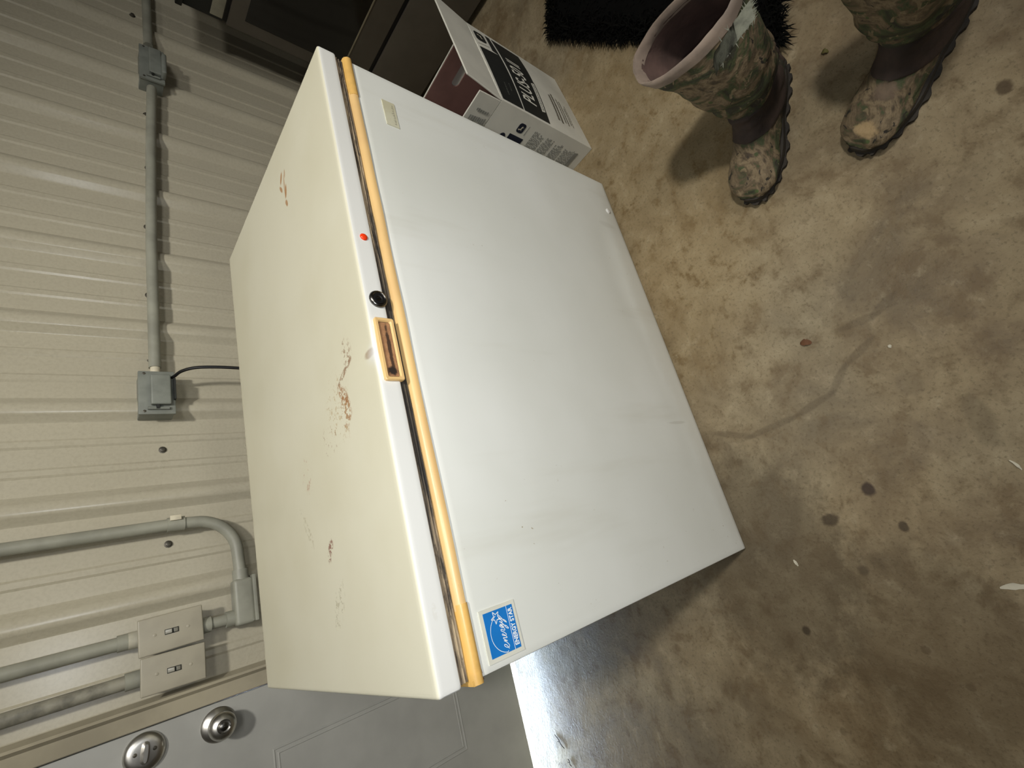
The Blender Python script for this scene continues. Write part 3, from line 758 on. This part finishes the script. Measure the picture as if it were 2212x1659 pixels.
panel('top_flap', (-TH / 2, 0, 0), (TH / 2, L2 * .96, .068), CARD, Matrix.Translation((TH / 2, .004, BH + .001)) @ Matrix.Rotation(-.05, 4, 'Y'))
panel('top_flap', (0, 0, 0), (TH, L2 * .96, .112), CARD, Matrix.Translation((L1 + .004, .004, BH - .112)))
panel('top_flap', (0, 0, 0), (L1, TH, .112), CARD, Matrix.Translation((0, L2 + .004, BH - .112)))
INK = simple('black_ink', (30, 32, 30), .55); NAVY = simple('navy_ink', (20, 26, 44), .5); GREYINK = simple('grey_print', (138, 138, 130), .6)
def front_y(x, z):
    return -.012 * math.sin(PI * min(max(x / L1, 0), 1)) * math.sin(PI * min(max(z / BH, 0), 1) * .9 + .1)
def print_front(name, bm, mat, off):
    for v in bm.verts: v.co = Vector((v.co.x, front_y(v.co.x, v.co.y) - off - max(0, v.co.z), v.co.y))
    return obj(name, bm, mat, front, recalc=False)
def quadgrid(bm, q, n=8):
    V = [[None] * (n + 1) for _ in range(n + 1)]
    for i in range(n + 1):
        for j in range(n + 1):
            a = Vector(q[0]).lerp(Vector(q[1]), i / n); b = Vector(q[3]).lerp(Vector(q[2]), i / n); c_ = a.lerp(b, j / n)
            V[i][j] = bm.verts.new((c_.x, c_.y, 0))
    for i in range(n):
        for j in range(n): bm.faces.new([V[i][j], V[i + 1][j], V[i + 1][j + 1], V[i][j + 1]])
bm = bmesh.new(); quadgrid(bm, [(.008, .275), (.215, .279), (.215, .345), (.008, .345)])
quadgrid(bm, [(.008, .200), (.300, .200), (.300, .274), (.008, .271)]); quadgrid(bm, [(.008, .176), (.165, .176), (.165, .202), (.008, .202)]); quadgrid(bm, [(.165, .178), (.300, .170), (.300, .202), (.165, .202)])
quadgrid(bm, [(.215, .279), (.300, .281), (.300, .296), (.225, .300)])
print_front('black_print', bm, INK, .0009)
bm = bmesh.new(); quadgrid(bm, [(.236, .305), (.300, .301), (.300, .345), (.230, .345)])
print_front('badge_ground', bm, CARD, .0010)
bm = bmesh.new()
pts = [(x, z) for x, z in rrect(.246, .290, .308, .342, .010, 4)]
f = poly(bm, [(x, z, 0) for x, z in pts]); bmesh.ops.triangulate(bm, faces=[f]); print_front('emblem', bm, INK, .0016)
def deer(bm, cx, cz, s, z=0.0006):
    P = [(-.9, -.2), (-.3, .1), (.2, .1), (.45, .5), (.3, .9), (.55, .75), (.85, .95), (.7, .6), (.95, .45), (.65, .3), (.5, -.1), (.9, -.5), (.3, -.25), (-.25, -.3), (-.6, -.8), (-.5, -.3)]
    f = bm.faces.new([bm.verts.new((cx + x * s, cz + y * s, z)) for x, y in P]); bmesh.ops.triangulate(bm, faces=[f])
bm = bmesh.new(); deer(bm, .268, .324, .011); print_front('emblem_shape', bm, CREAM, .0016)
def text_front(name, s, size, mat, x, z, **k):
    o = text(name, s, size, mat, front, Matrix.Translation((x, z, 0)), depth=0, **k)
    for v in o.data.vertices: v.co = Vector((v.co.x, front_y(v.co.x, v.co.y) - .0019, v.co.y))
    return o
text_front('large_lettering', 'PLUS-50 II', .064, CARD, .046, .214, shear=.28, sx=.62, bold=.0009)
def scribble(bm, x0, x1, z, h, seed, zoff=.0004):
    rnd = random.Random(seed); x = x0
    while x < x1:
        wd = rnd.uniform(.003, .011)
        bm.faces.new([bm.verts.new(p) for p in ((x, z, zoff), (min(x + wd, x1), z, zoff), (min(x + wd, x1), z + h, zoff), (x, z + h, zoff))]); x += wd + .0022
bm = bmesh.new(); quadgrid(bm, [(.046, .180), (.158, .180), (.152, .194), (.042, .194)]); print_front('small_print_strip', bm, CARD, .0010)
bm = bmesh.new()
for k in range(14): stroke(bm, [(.050 + k * .0074, .1835), (.0515 + k * .0074, .1912), (.0535 + k * .0074, (.184, .188, .191)[k % 3])], .0017, .0)
print_front('small_print', bm, INK, .0014)
bm = bmesh.new(); scribble(bm, .038, .085, .312, .004, 21, 0); scribble(bm, .060, .090, .296, .003, 22, 0); print_front('faint_print', bm, simple('faded_grey_ink', (72, 74, 68), .6), .0014)
bm = bmesh.new()
for i, (x0, x1, z, h) in enumerate([(.050, .150, .118, .008), (.045, .165, .104, .008), (.055, .155, .088, .005), (.050, .150, .076, .005), (.060, .130, .062, .004), (.055, .145, .054, .003)]): scribble(bm, x0, x1, z, h, i)
print_front('fine_print', bm, simple('grey_brown_print', (112, 106, 92), .6), .0010)
# side face, seen beside the freezer: plane x = 0, coordinates (y, z)
def print_side(name, bm, mat, off=.0008):
    for v in bm.verts: v.co = Vector((-off - v.co.z, v.co.x, v.co.y))
    return obj(name, bm, mat, side, recalc=False)
bm = bmesh.new(); bm.faces.new([bm.verts.new((x, z, 0)) for x, z in rrect(.0265, .0545, .2415, .2635, .007, 4)]); print_side('emblem', bm, NAVY)
bm = bmesh.new(); deer(bm, .0405, .2525, .0085, .0003); print_side('emblem_shape', bm, CREAM)
bm = bmesh.new()
for y0, y1, z0, z1 in ((.065, .13, .225, .273), (.0265, .055, .2313, .2325)): bm.faces.new([bm.verts.new(p) for p in ((y0, z0, 0), (y1, z0, 0), (y1, z1, 0), (y0, z1, 0))])
bm.faces.new([bm.verts.new((.082 + .011 * math.cos(a), .289 + .009 * math.sin(a), 0)) for a in [2 * PI * k / 16 for k in range(16)]])
print_side('navy_print', bm, NAVY)
bm = bmesh.new()
for i in range(34):
    z = .205 - i * .0048
    if i in (8, 16, 17, 25): continue
    scribble(bm, .028 + .010 * random.random() + (.012 if i % 5 == 4 else 0), .125, z, .0026, 40 + i, 0)
bm.faces.new([bm.verts.new(p) for p in ((.030, .030, .0002), (.12, .030, .0002), (.12, .044, .0002), (.034, .044, .0002))])
print_side('fine_print', bm, GREYINK)
bm = bmesh.new()
rq = random.Random(9)
for yy, z0, z1, wd in ((.046, .362, .398, .006), (.070, .358, .404, .010)):
    z = z0
    while z < z1:
        h = rq.uniform(.003, .006); w1, w2 = rq.uniform(.5, 1) * wd, rq.uniform(.5, 1) * wd
        bm.faces.new([bm.verts.new(p) for p in ((yy - w1, z, 0), (yy + w2, z, 0), (yy + w2, z + h, 0), (yy - w1, z + h, 0))]); z += h + .0015
for v in bm.verts: v.co = Vector((-.0012 - .05 * (v.co.y - BH), v.co.x, v.co.y))
obj('flap_print', bm, GREYINK, side, recalc=False)

# ------------------------------------------------------------------ dark stove beyond the freezer (its front faces -x)
ST = thing('cooking_stove', 'dark stove with black glass oven door in the corner behind the freezer', 'stove', (2.09, -.19, 0))
STEEL = simple('dark_brown_grey_enamel', (82, 76, 66), .45, var=.08, scale=10); GLASS = simple('black_oven_glass', (5, 5, 6), .12, var=0)
LTG = simple('light_grey_panel', (150, 146, 128), .5)
YR = -1.02
def sb(name, x0, x1, y0, y1, z0, z1, mat, bev=.003):
    bm = bmesh.new(); box(bm, (2.09 + x0, y0, z0), (2.09 + x1, y1, z1), bev); return obj(name, bm, mat, ST, world=True)
sb('cabinet', .03, .64, YR, -.185, .022, .88, STEEL, .004)
sb('foot', .06, .10, -.25, -.21, 0, .024, BLACK, .001); sb('foot', .06, .10, YR + .02, YR + .06, 0, .024, BLACK, .001); sb('foot', .56, .60, -.25, -.21, 0, .024, BLACK, .001); sb('foot', .56, .60, YR + .02, YR + .06, 0, .024, BLACK, .001)
sb('drawer', .0, .03, YR + .003, -.19, .028, .250, STEEL)
sb('drawer_gap', .012, .031, YR + .004, -.192, .250, .268, BLACK, 0)
od = sb('oven_door', .0, .03, YR + .003, -.190, .268, .753, STEEL)
bm = bmesh.new(); box(bm, (2.088, YR + .05, .363), (2.0905, -.234, .705), .001); obj('oven_glass', bm, GLASS, od, world=True)
bm = bmesh.new(); box(bm, (2.0865, YR + .045, .358), (2.0905, -.229, .3632), .001); obj('glass_edge_highlight', bm, simple('pale_highlight', (150, 142, 118), .35, .3), od, world=True)  # pale strip put in for the highlight along the glass edge
sb('panel_gap', .010, .031, YR + .004, -.195, .753, .765, BLACK, 0)
cp = sb('control_panel', .0, .03, YR + .003, -.195, .765, .880, simple('stove_black', (20, 22, 20), .4))
bm = bmesh.new(); box(bm, (2.086, YR + .05, .769), (2.0905, -.207, .805), .001); obj('panel_inlay', bm, LTG, cp, world=True)
sb('hob_plate', -.006, .64, YR, -.188, .880, .900, simple('stove_top_enamel', (26, 28, 26), .35), .004)
for i in range(4):
    bm = bmesh.new(); lathe(bm, (2.085, -.36 - .17 * i, .842), (-1, 0, 0), [(-.005, .018), (.008, .017), (.018, .014), (.020, .010)], 18); obj('knob', bm, BLACK, cp, world=True)

# ------------------------------------------------------------------ black shaggy rug
RUGM = simple('black_shaggy_pile', (11, 11, 9), 1.0, var=.4, scale=30, spec=.1); RUGB = simple('rug_backing', (8, 8, 7), 1.0, spec=.1)
RG = thing('shaggy_rug', 'black shaggy rug on the concrete behind the upright camouflage boot', 'rug', (1.4, -1.15, 0))
A, B = Vector((1.665, -.915, 0)), Vector((1.06, -1.385, 0)); dr = Vector((.93, -.36, 0)).normalized()
bm = bmesh.new(); nx, ny = 40, 30; G = []
for i in range(nx + 1):
    row = []
    for j in range(ny + 1):
        p_ = A.lerp(B, i / nx) + dr * (.70 * j / ny)
        e = min(i, nx - i, j, ny - j) / 3
        wob = Vector((noise.noise(Vector((i * .5, j * .5, 0))), noise.noise(Vector((i * .5, j * .5, 9))), 0)) * .012
        row.append(bm.verts.new(p_ + wob + Vector((0, 0, .004 + .030 * min(1, e) + .012 * noise.noise(p_ * 9)))))
    G.append(row)
for i in range(nx):
    for j in range(ny): bm.faces.new([G[i][j], G[i + 1][j], G[i + 1][j + 1], G[i][j + 1]])
low = [bm.verts.new((v.co.x, v.co.y, .001)) for v in (G[0][0], G[nx][0], G[nx][ny], G[0][ny])]; bm.faces.new(low[::-1])
obj('backing', bm, RUGB, RG, world=True)
bm = bmesh.new(); rnd = random.Random(7)
for _ in range(9000):
    u_, v_ = rnd.random(), rnd.random() ** 1.3
    if rnd.random() < .16: u_ = rnd.choice((0.0, 1.0)) + rnd.uniform(-.01, .01)
    elif rnd.random() < .16: v_ = rnd.uniform(-.005, .01)
    p_ = A.lerp(B, u_) + dr * (.70 * v_); p_.z = .022 if 0.02 < u_ < .98 and v_ > .02 else .010
    p_.z += .012 * noise.noise(p_ * 9)
    ed = Vector((0, 0, 0))
    if u_ < .02: ed = (A - B).normalized() * .6
    if u_ > .98: ed = (B - A).normalized() * .6
    if v_ < .02: ed = ed - dr * .6
    d = (Vector((rnd.uniform(-1, 1), rnd.uniform(-1, 1), .35 + rnd.random() * .8)) + ed).normalized()
    l_ = rnd.uniform(.018, .042); sd = d.cross(Vector((0, 0, 1))).normalized() * rnd.uniform(.0012, .003)
    tip = p_ + d * l_; tip.z = max(.003, tip.z - l_ * .35)
    mid = p_ + d * l_ * .55
    a_, b_2, c_, d_ = bm.verts.new(p_ - sd), bm.verts.new(p_ + sd), bm.verts.new(mid + sd * .8), bm.verts.new(mid - sd * .8)
    e_ = bm.verts.new(tip); bm.faces.new([a_, b_2, c_, d_]); bm.faces.new([d_, c_, e_])
tag(obj('pile', bm, RUGM, RG, world=True, recalc=False), kind='stuff')

# ------------------------------------------------------------------ boots
def cr(vals, s):
    n = len(vals) - 1; x = s * n; i = min(int(x), n - 1); f_ = x - i
    p0, p1, p2, p3 = vals[max(i - 1, 0)], vals[i], vals[i + 1], vals[min(i + 2, n)]
    return tuple(0.5 * ((2 * b) + (-a + c_) * f_ + (2 * a - 5 * b + 4 * c_ - d_) * f_ ** 2 + (-a + 3 * b - 3 * c_ + d_) * f_ ** 3) for a, b, c_, d_ in zip(p0, p1, p2, p3))
#        front x,z        back x,z      half width
RINGS = [(.138, .352, .036, .362, .098), (.148, .300, .014, .310, .088), (.156, .250, .000, .256, .081), (.160, .205, -.006, .200, .075), (.158, .165, -.006, .150, .066),
         (.151, .138, -.004, .112, .048), (.158, .118, -.006, .078, .041), (.174, .103, -.008, .046, .041), (.192, .092, .002, .026, .042), (.212, .082, .075, .022, .044),
         (.234, .073, .140, .022, .048), (.250, .064, .190, .022, .052), (.266, .055, .230, .022, .049), (.278, .044, .254, .022, .040), (.284, .034, .270, .024, .024)]
def boot_surface(s, a, seed, off=0.0, wr=1.0):
    fx, fz, bx_, bz, wd = cr(RINGS, s)
    mid = Vector(((fx + bx_) / 2, 0, (fz + bz) / 2)); h = Vector(((fx - bx_) / 2, 0, (fz - bz) / 2))
    ca, sa = math.cos(a), math.sin(a)
    e = .86; tw = TWIST * max(0.0, 1 - s / .36) ** 1.2
    cx_, sy = math.copysign(abs(ca) ** e, ca), math.copysign(abs(sa) ** e, sa)
    p_ = mid + h * cx_ + Vector((0, wd * sy, 0))
    out = (h.normalized() * ca + Vector((0, sa, 0))).normalized()
    q = Vector((ca * 1.3, sa * 1.3, s * 9 + seed))
    amp = (.0055 if s < .5 else .0022) * wr
    d = amp * noise.noise(q) + .003 * wr * noise.noise(q * 2.6)
    # soft horizontal folds gathering above the ankle
    fold = gz(s, .30, .10); d += .0035 * wr * fold * math.sin(s * 95 + 1.3 * math.sin(a * 2) + seed)
    q = p_ + out * (d + off)
    if tw:
        r = q - mid; ct, st_ = math.cos(tw), math.sin(tw)
        q = mid + Vector((r.x * ct - r.y * st_, r.x * st_ + r.y * ct - .016 * tw / .54, r.z))
    return q
TWIST = .54
def boot(label, loc, rotz, seed, camo, scale=1.0, parts_extra=None):
    global TWIST
    TWIST = .54 if seed < 2 else .1
    e = thing('camouflage_boot', label, 'boot', loc, rotz, 'pair of muddy camouflage boots')
    NR, NS = 76, 48
    bm = bmesh.new(); rows = []
    for i in range(NR + 1): rows.append([bm.verts.new(boot_surface(i / NR, 2 * PI * k / NS, seed)) for k in range(NS)])
    for a, b in zip(rows, rows[1:]):
        for k in range(NS): bm.faces.new([a[k], a[(k + 1) % NS], b[(k + 1) % NS], b[k]])
    bm.faces.new(rows[-1])
    obj('upper', bm, camo, e, 60)
    # rim band and lining down to the ankle
    bm = bmesh.new(); rows = []
    seq = [(.028, .0022), (.010, .0030), (-.004, .0022), (-.006, -.002), (.004, -.0055), (.03, -.0062)]
    for s, o_ in seq:
        sc = max(s, 0); row = []
        for k in range(NS):
            p_ = boot_surface(sc, 2 * PI * k / NS, seed, o_)
            if s < 0: p_.z += -s * .9
            row.append(bm.verts.new(p_))
        rows.append(row)
    for a, b in zip(rows, rows[1:]):
        for k in range(NS): bm.faces.new([a[k], a[(k + 1) % NS], b[(k + 1) % NS], b[k]])
    tag(obj('rim', bm, RIMM, e, 60), 'pinkish grey rubber rim')
    bm = bmesh.new(); rows = []
    for i in range(25):
        s = .02 + .50 * i / 24
        rows.append([bm.verts.new(boot_surface(s, 2 * PI * k / NS, seed, -.006, .8)) for k in range(NS)])
    for a, b in zip(rows, rows[1:]):
        for k in range(NS): bm.faces.new([a[k], b[k], b[(k + 1) % NS], a[(k + 1) % NS]])
    bm.faces.new(rows[-1])
    tag(obj('lining', bm, LININ, e, 60, recalc=False), 'reddish brown lining')
    # ankle guard: darker overlay round the instep
    def overlay(name, s0, s1, a0, a1, off, mat, n=14, m=22, taper=0.0):
        bm = bmesh.new(); rows = []
        for i in range(n + 1):
            row = []
            for k in range(m + 1):
                a = a0 + (a1 - a0) * k / m; s = s0 + (s1 - s0) * i / n + taper * math.cos(2 * PI * (k / m - .5)) * .5
                ed = min(i, n - i, k, m - k); row.append(bm.verts.new(boot_surface(s, a, seed, off if ed > 0 else -.002)))
            rows.append(row)
        for i in range(n):
            for k in range(m): bm.faces.new([rows[i][k], rows[i][k + 1], rows[i + 1][k + 1], rows[i + 1][k]])
        return obj(name, bm, mat, e, 60)
    overlay('instep_guard', .40, .60, -2.1, 2.1, .0030, ANK, taper=-.06)
    overlay('heel_guard', .36, .53, 2.2, 2 * PI - 2.2, .0035, ANK, taper=.03)
    if parts_extra: parts_extra(e, overlay)
    # outsole with lugs
    out = []
    for k in range(96):
        a = 2 * PI * k / 96; u_ = math.cos(a); v_ = math.sin(a)
        x = .139 + .148 * u_
        hw = .041 + .012 * gz(x, .212, .07) - .004 * gz(x, .11, .04)
        y = hw * math.copysign(abs(v_) ** .62, v_)
        out.append((x, y, u_, v_))
    bm = bmesh.new(); rows = []
    for z, o_, lug in ((0.0005, -.001, 1), (.011, .001, 1), (.0115, -.002, 0), (.018, .0005, 0), (.028, -.0005, 0), (.030, -.006, 0)):
        row = []
        for k, (x, y, u_, v_) in enumerate(out):
            nrm = Vector((u_ * .6, v_, 0)).normalized(); extra = (.0048 if (k // 2) % 2 == 0 else -.001) if lug else 0
            rise = .008 * gz(x, .31, .03) if z < .02 else .004 * gz(x, .31, .05) + (.010 * gz(x, -.005, .04) if z > .03 else 0)
            row.append(bm.verts.new((x + nrm.x * (o_ + extra), y + nrm.y * (o_ + extra), z + rise)))
        rows.append(row)
    n = len(out)
    for a, b in zip(rows, rows[1:]):
        for k in range(n): bm.faces.new([a[k], a[(k + 1) % n], b[(k + 1) % n], b[k]])
    bm.faces.new(rows[0][::-1]); bm.faces.new(rows[-1])
    tag(obj('outsole', bm, SOLE, e, 30), 'dark lugged rubber sole')
    e.scale = (scale,) * 3
    return e
RIMM = simple('pinkish_grey_rubber', (142, 126, 112), .7, var=.2, scale=20, bump=.2)
LININ = simple('maroon_boot_lining', (98, 76, 68), .85, var=.25, scale=14, bump=.3)
ANK = simple('dark_brown_rubber', (62, 48, 40), .8, var=.3, scale=25, bump=.4)
SOLE = simple('dark_outsole_rubber', (46, 40, 32), .8, var=.35, scale=22, bump=.3)
CAMO1 = mat_camo('camouflage_fabric_upper'); CAMO2 = mat_camo('camouflage_fabric_muddy', [((.257, .004, .055), (.015, .026, .03), (168, 144, 106)), ((.20, .01, .09), (.02, .022, .03), (104, 88, 72)), ((.14, -.03, .09), (.05, .02, .05), (58, 52, 44))])
STRAPM = simple('grey_green_webbing', (116, 118, 104), .85, var=.3, scale=50, bump=.5)
def strap(e, overlay):
    # torn webbing pull tab folded over the rim on the toe-left side of the shaft
    rnd = random.Random(3); bm = bmesh.new()
    def S_(s, a, off): return boot_surface(s, a, 1.0, off)
    Mi = (Matrix.Translation((1.018, -1.358, 0)) @ Matrix.Rotation(math.atan2(.52, -.855), 4, 'Z')).inverted()
    path = [Mi @ (Vector(p) + Vector((-.011, -.003, .006))) for p in [(.893, -1.306, .305), (.880, -1.318, .330), (.868, -1.336, .352), (.864, -1.356, .366), (.868, -1.376, .370), (.876, -1.394, .366)]]
    pts = catmull(path, 6); wdt = .0165; rows = []
    side = ((path[-1] - path[0]).normalized().cross(Vector((0, 0, 1)))).normalized()
    for i, p_ in enumerate(pts):
        j = rnd.uniform(-.0012, .0012)
        row = [p_ - side * (wdt + j), p_ - side * wdt * .4 + Vector((0, 0, .001)), p_ + side * wdt * .4, p_ + side * (wdt + rnd.uniform(-.001, .001))]
        rows.append([bm.verts.new(q) for q in row])
    for a, b in zip(rows, rows[1:]):
        for k in range(3): bm.faces.new([a[k], a[k + 1], b[k + 1], b[k]])
    d_end = (pts[-1] - pts[-3]).normalized()
    for i in range(46):                     # frayed threads
        if i < 26: q = pts[-1] + side * rnd.uniform(-wdt, wdt); d = (d_end + Vector((rnd.uniform(-.5, .5),) * 1 + (rnd.uniform(-.5, .5), rnd.uniform(-.3, .5)))).normalized()
        else:
            kk = rnd.randrange(8, len(pts)); sg = rnd.choice((-1, 1)); q = pts[kk] + side * wdt * sg; d = (side * sg + Vector((rnd.uniform(-.6, .6), rnd.uniform(-.6, .6), rnd.uniform(-.3, .5)))).normalized()
        l_ = rnd.uniform(.004, .013); sd = d.cross(Vector((0, 0, 1))).normalized() * .0009
        bm.faces.new([bm.verts.new(q - sd), bm.verts.new(q + sd), bm.verts.new(q + d * l_)])
    bmesh.ops.solidify(bm, geom=bm.faces[:60], thickness=.0018)
    tag(obj('pull_strap', bm, STRAPM, e, 60, recalc=False), 'torn grey-green webbing pull tab')
boot('muddy camouflage rubber boot with torn strap, its open top in view', (1.018, -1.358, 0), math.atan2(.52, -.855), 1.0, CAMO1, 1.0, strap)
boot('muddy camouflage boot with a pale worn toe, its shaft cut by the frame', (.897, -1.634, 0), math.atan2(.82, -.57), 5.0, CAMO2, .98)

# ------------------------------------------------------------------ bits on the floor
def chip(name, label, cat, x, y, l, wd, ang, mat, seed, curl=.003):
    bm = bmesh.new(); rnd = random.Random(seed); n = 9; rows = []
    for i in range(n + 1):
        s = i / n; ww = wd * (math.sin(PI * (s * .9 + .05)) ** .7) * rnd.uniform(.75, 1.1); cx_ = (s - .5) * l
        bend = curl * 2 * math.sin(s * PI) + rnd.uniform(-.0006, .0006)
        rows.append([bm.verts.new((cx_, q * ww + .18 * l * (s - .5) ** 2 * 4 * .4, .0009 + bend * (1 if abs(q) < .6 else .3))) for q in (-.5, -.17, .17, .5)])
    for a, b in zip(rows, rows[1:]):
        for k in range(3): bm.faces.new([a[k], a[k + 1], b[k + 1], b[k]])
    o = tag(obj(name, bm, mat, None, 60), label, cat); o.location = (x, y, 0.0004); o.rotation_euler = (0, 0, ang)
    sol = o.modifiers.new('thickness', 'SOLIDIFY'); sol.thickness = .0006; return o
LEAF = simple('dry_leaf', (96, 62, 36), .8); PALE = simple('pale_paint_flake', (196, 190, 170), .7); GRNL = simple('olive_leaf_scrap', (84, 78, 34), .8); TWIG = simple('dark_twig', (60, 48, 40), .8)
chip('dry_leaf', 'crumpled brown leaf scrap with a pale stem in the middle of the floor', 'leaf', .444, -1.178, .022, .014, 1.2, LEAF, 1)
chip('paint_flake', 'tiny white speck right of the brown leaf scrap', 'flake', .375, -1.300, .007, .006, .2, PALE, 2, .001)
chip('paint_flake', 'curved pale flake at the lower right edge of the floor', 'flake', -.050, -1.296, .040, .010, 1.45, PALE, 3, .001)
chip('paint_flake', 'thin curled pale flake between the long dark drips', 'flake', .128, -1.372, .020, .004, .4, PALE, 4, .001)
chip('leaf_scrap', 'small olive leaf scrap between the two boots', 'leaf', .974, -1.438, .014, .009, .9, GRNL, 5)
chip('pale_scrap', 'small pale scrap near the freezer corner by the door', 'flake', .030, -.985, .014, .006, .3, PALE, 6, .001)
for i, (x, y, a_, l_, lab) in enumerate([(-.372, -.112, .7, .045, 'dark twig lying in the daylight spill by the door'), (-.425, -.135, .4, .020, 'shorter dark twig at the bottom edge in the door light')]):
    bm = bmesh.new(); P_ = [(-l_ / 2, 0, .002), (-l_ * .2, .002, .003), (l_ * .1, -.001, .002), (l_ / 2, .001, .002)]
    tube(bm, catmull(P_, 3), .0012, 6); tube(bm, [(0, 0, .0025), (.004, .006, .004)], .0009, 5)
    o = tag(obj('twig', bm, TWIG), lab, 'twig'); o.location = (x, y, 0); o.rotation_euler = (0, 0, a_)
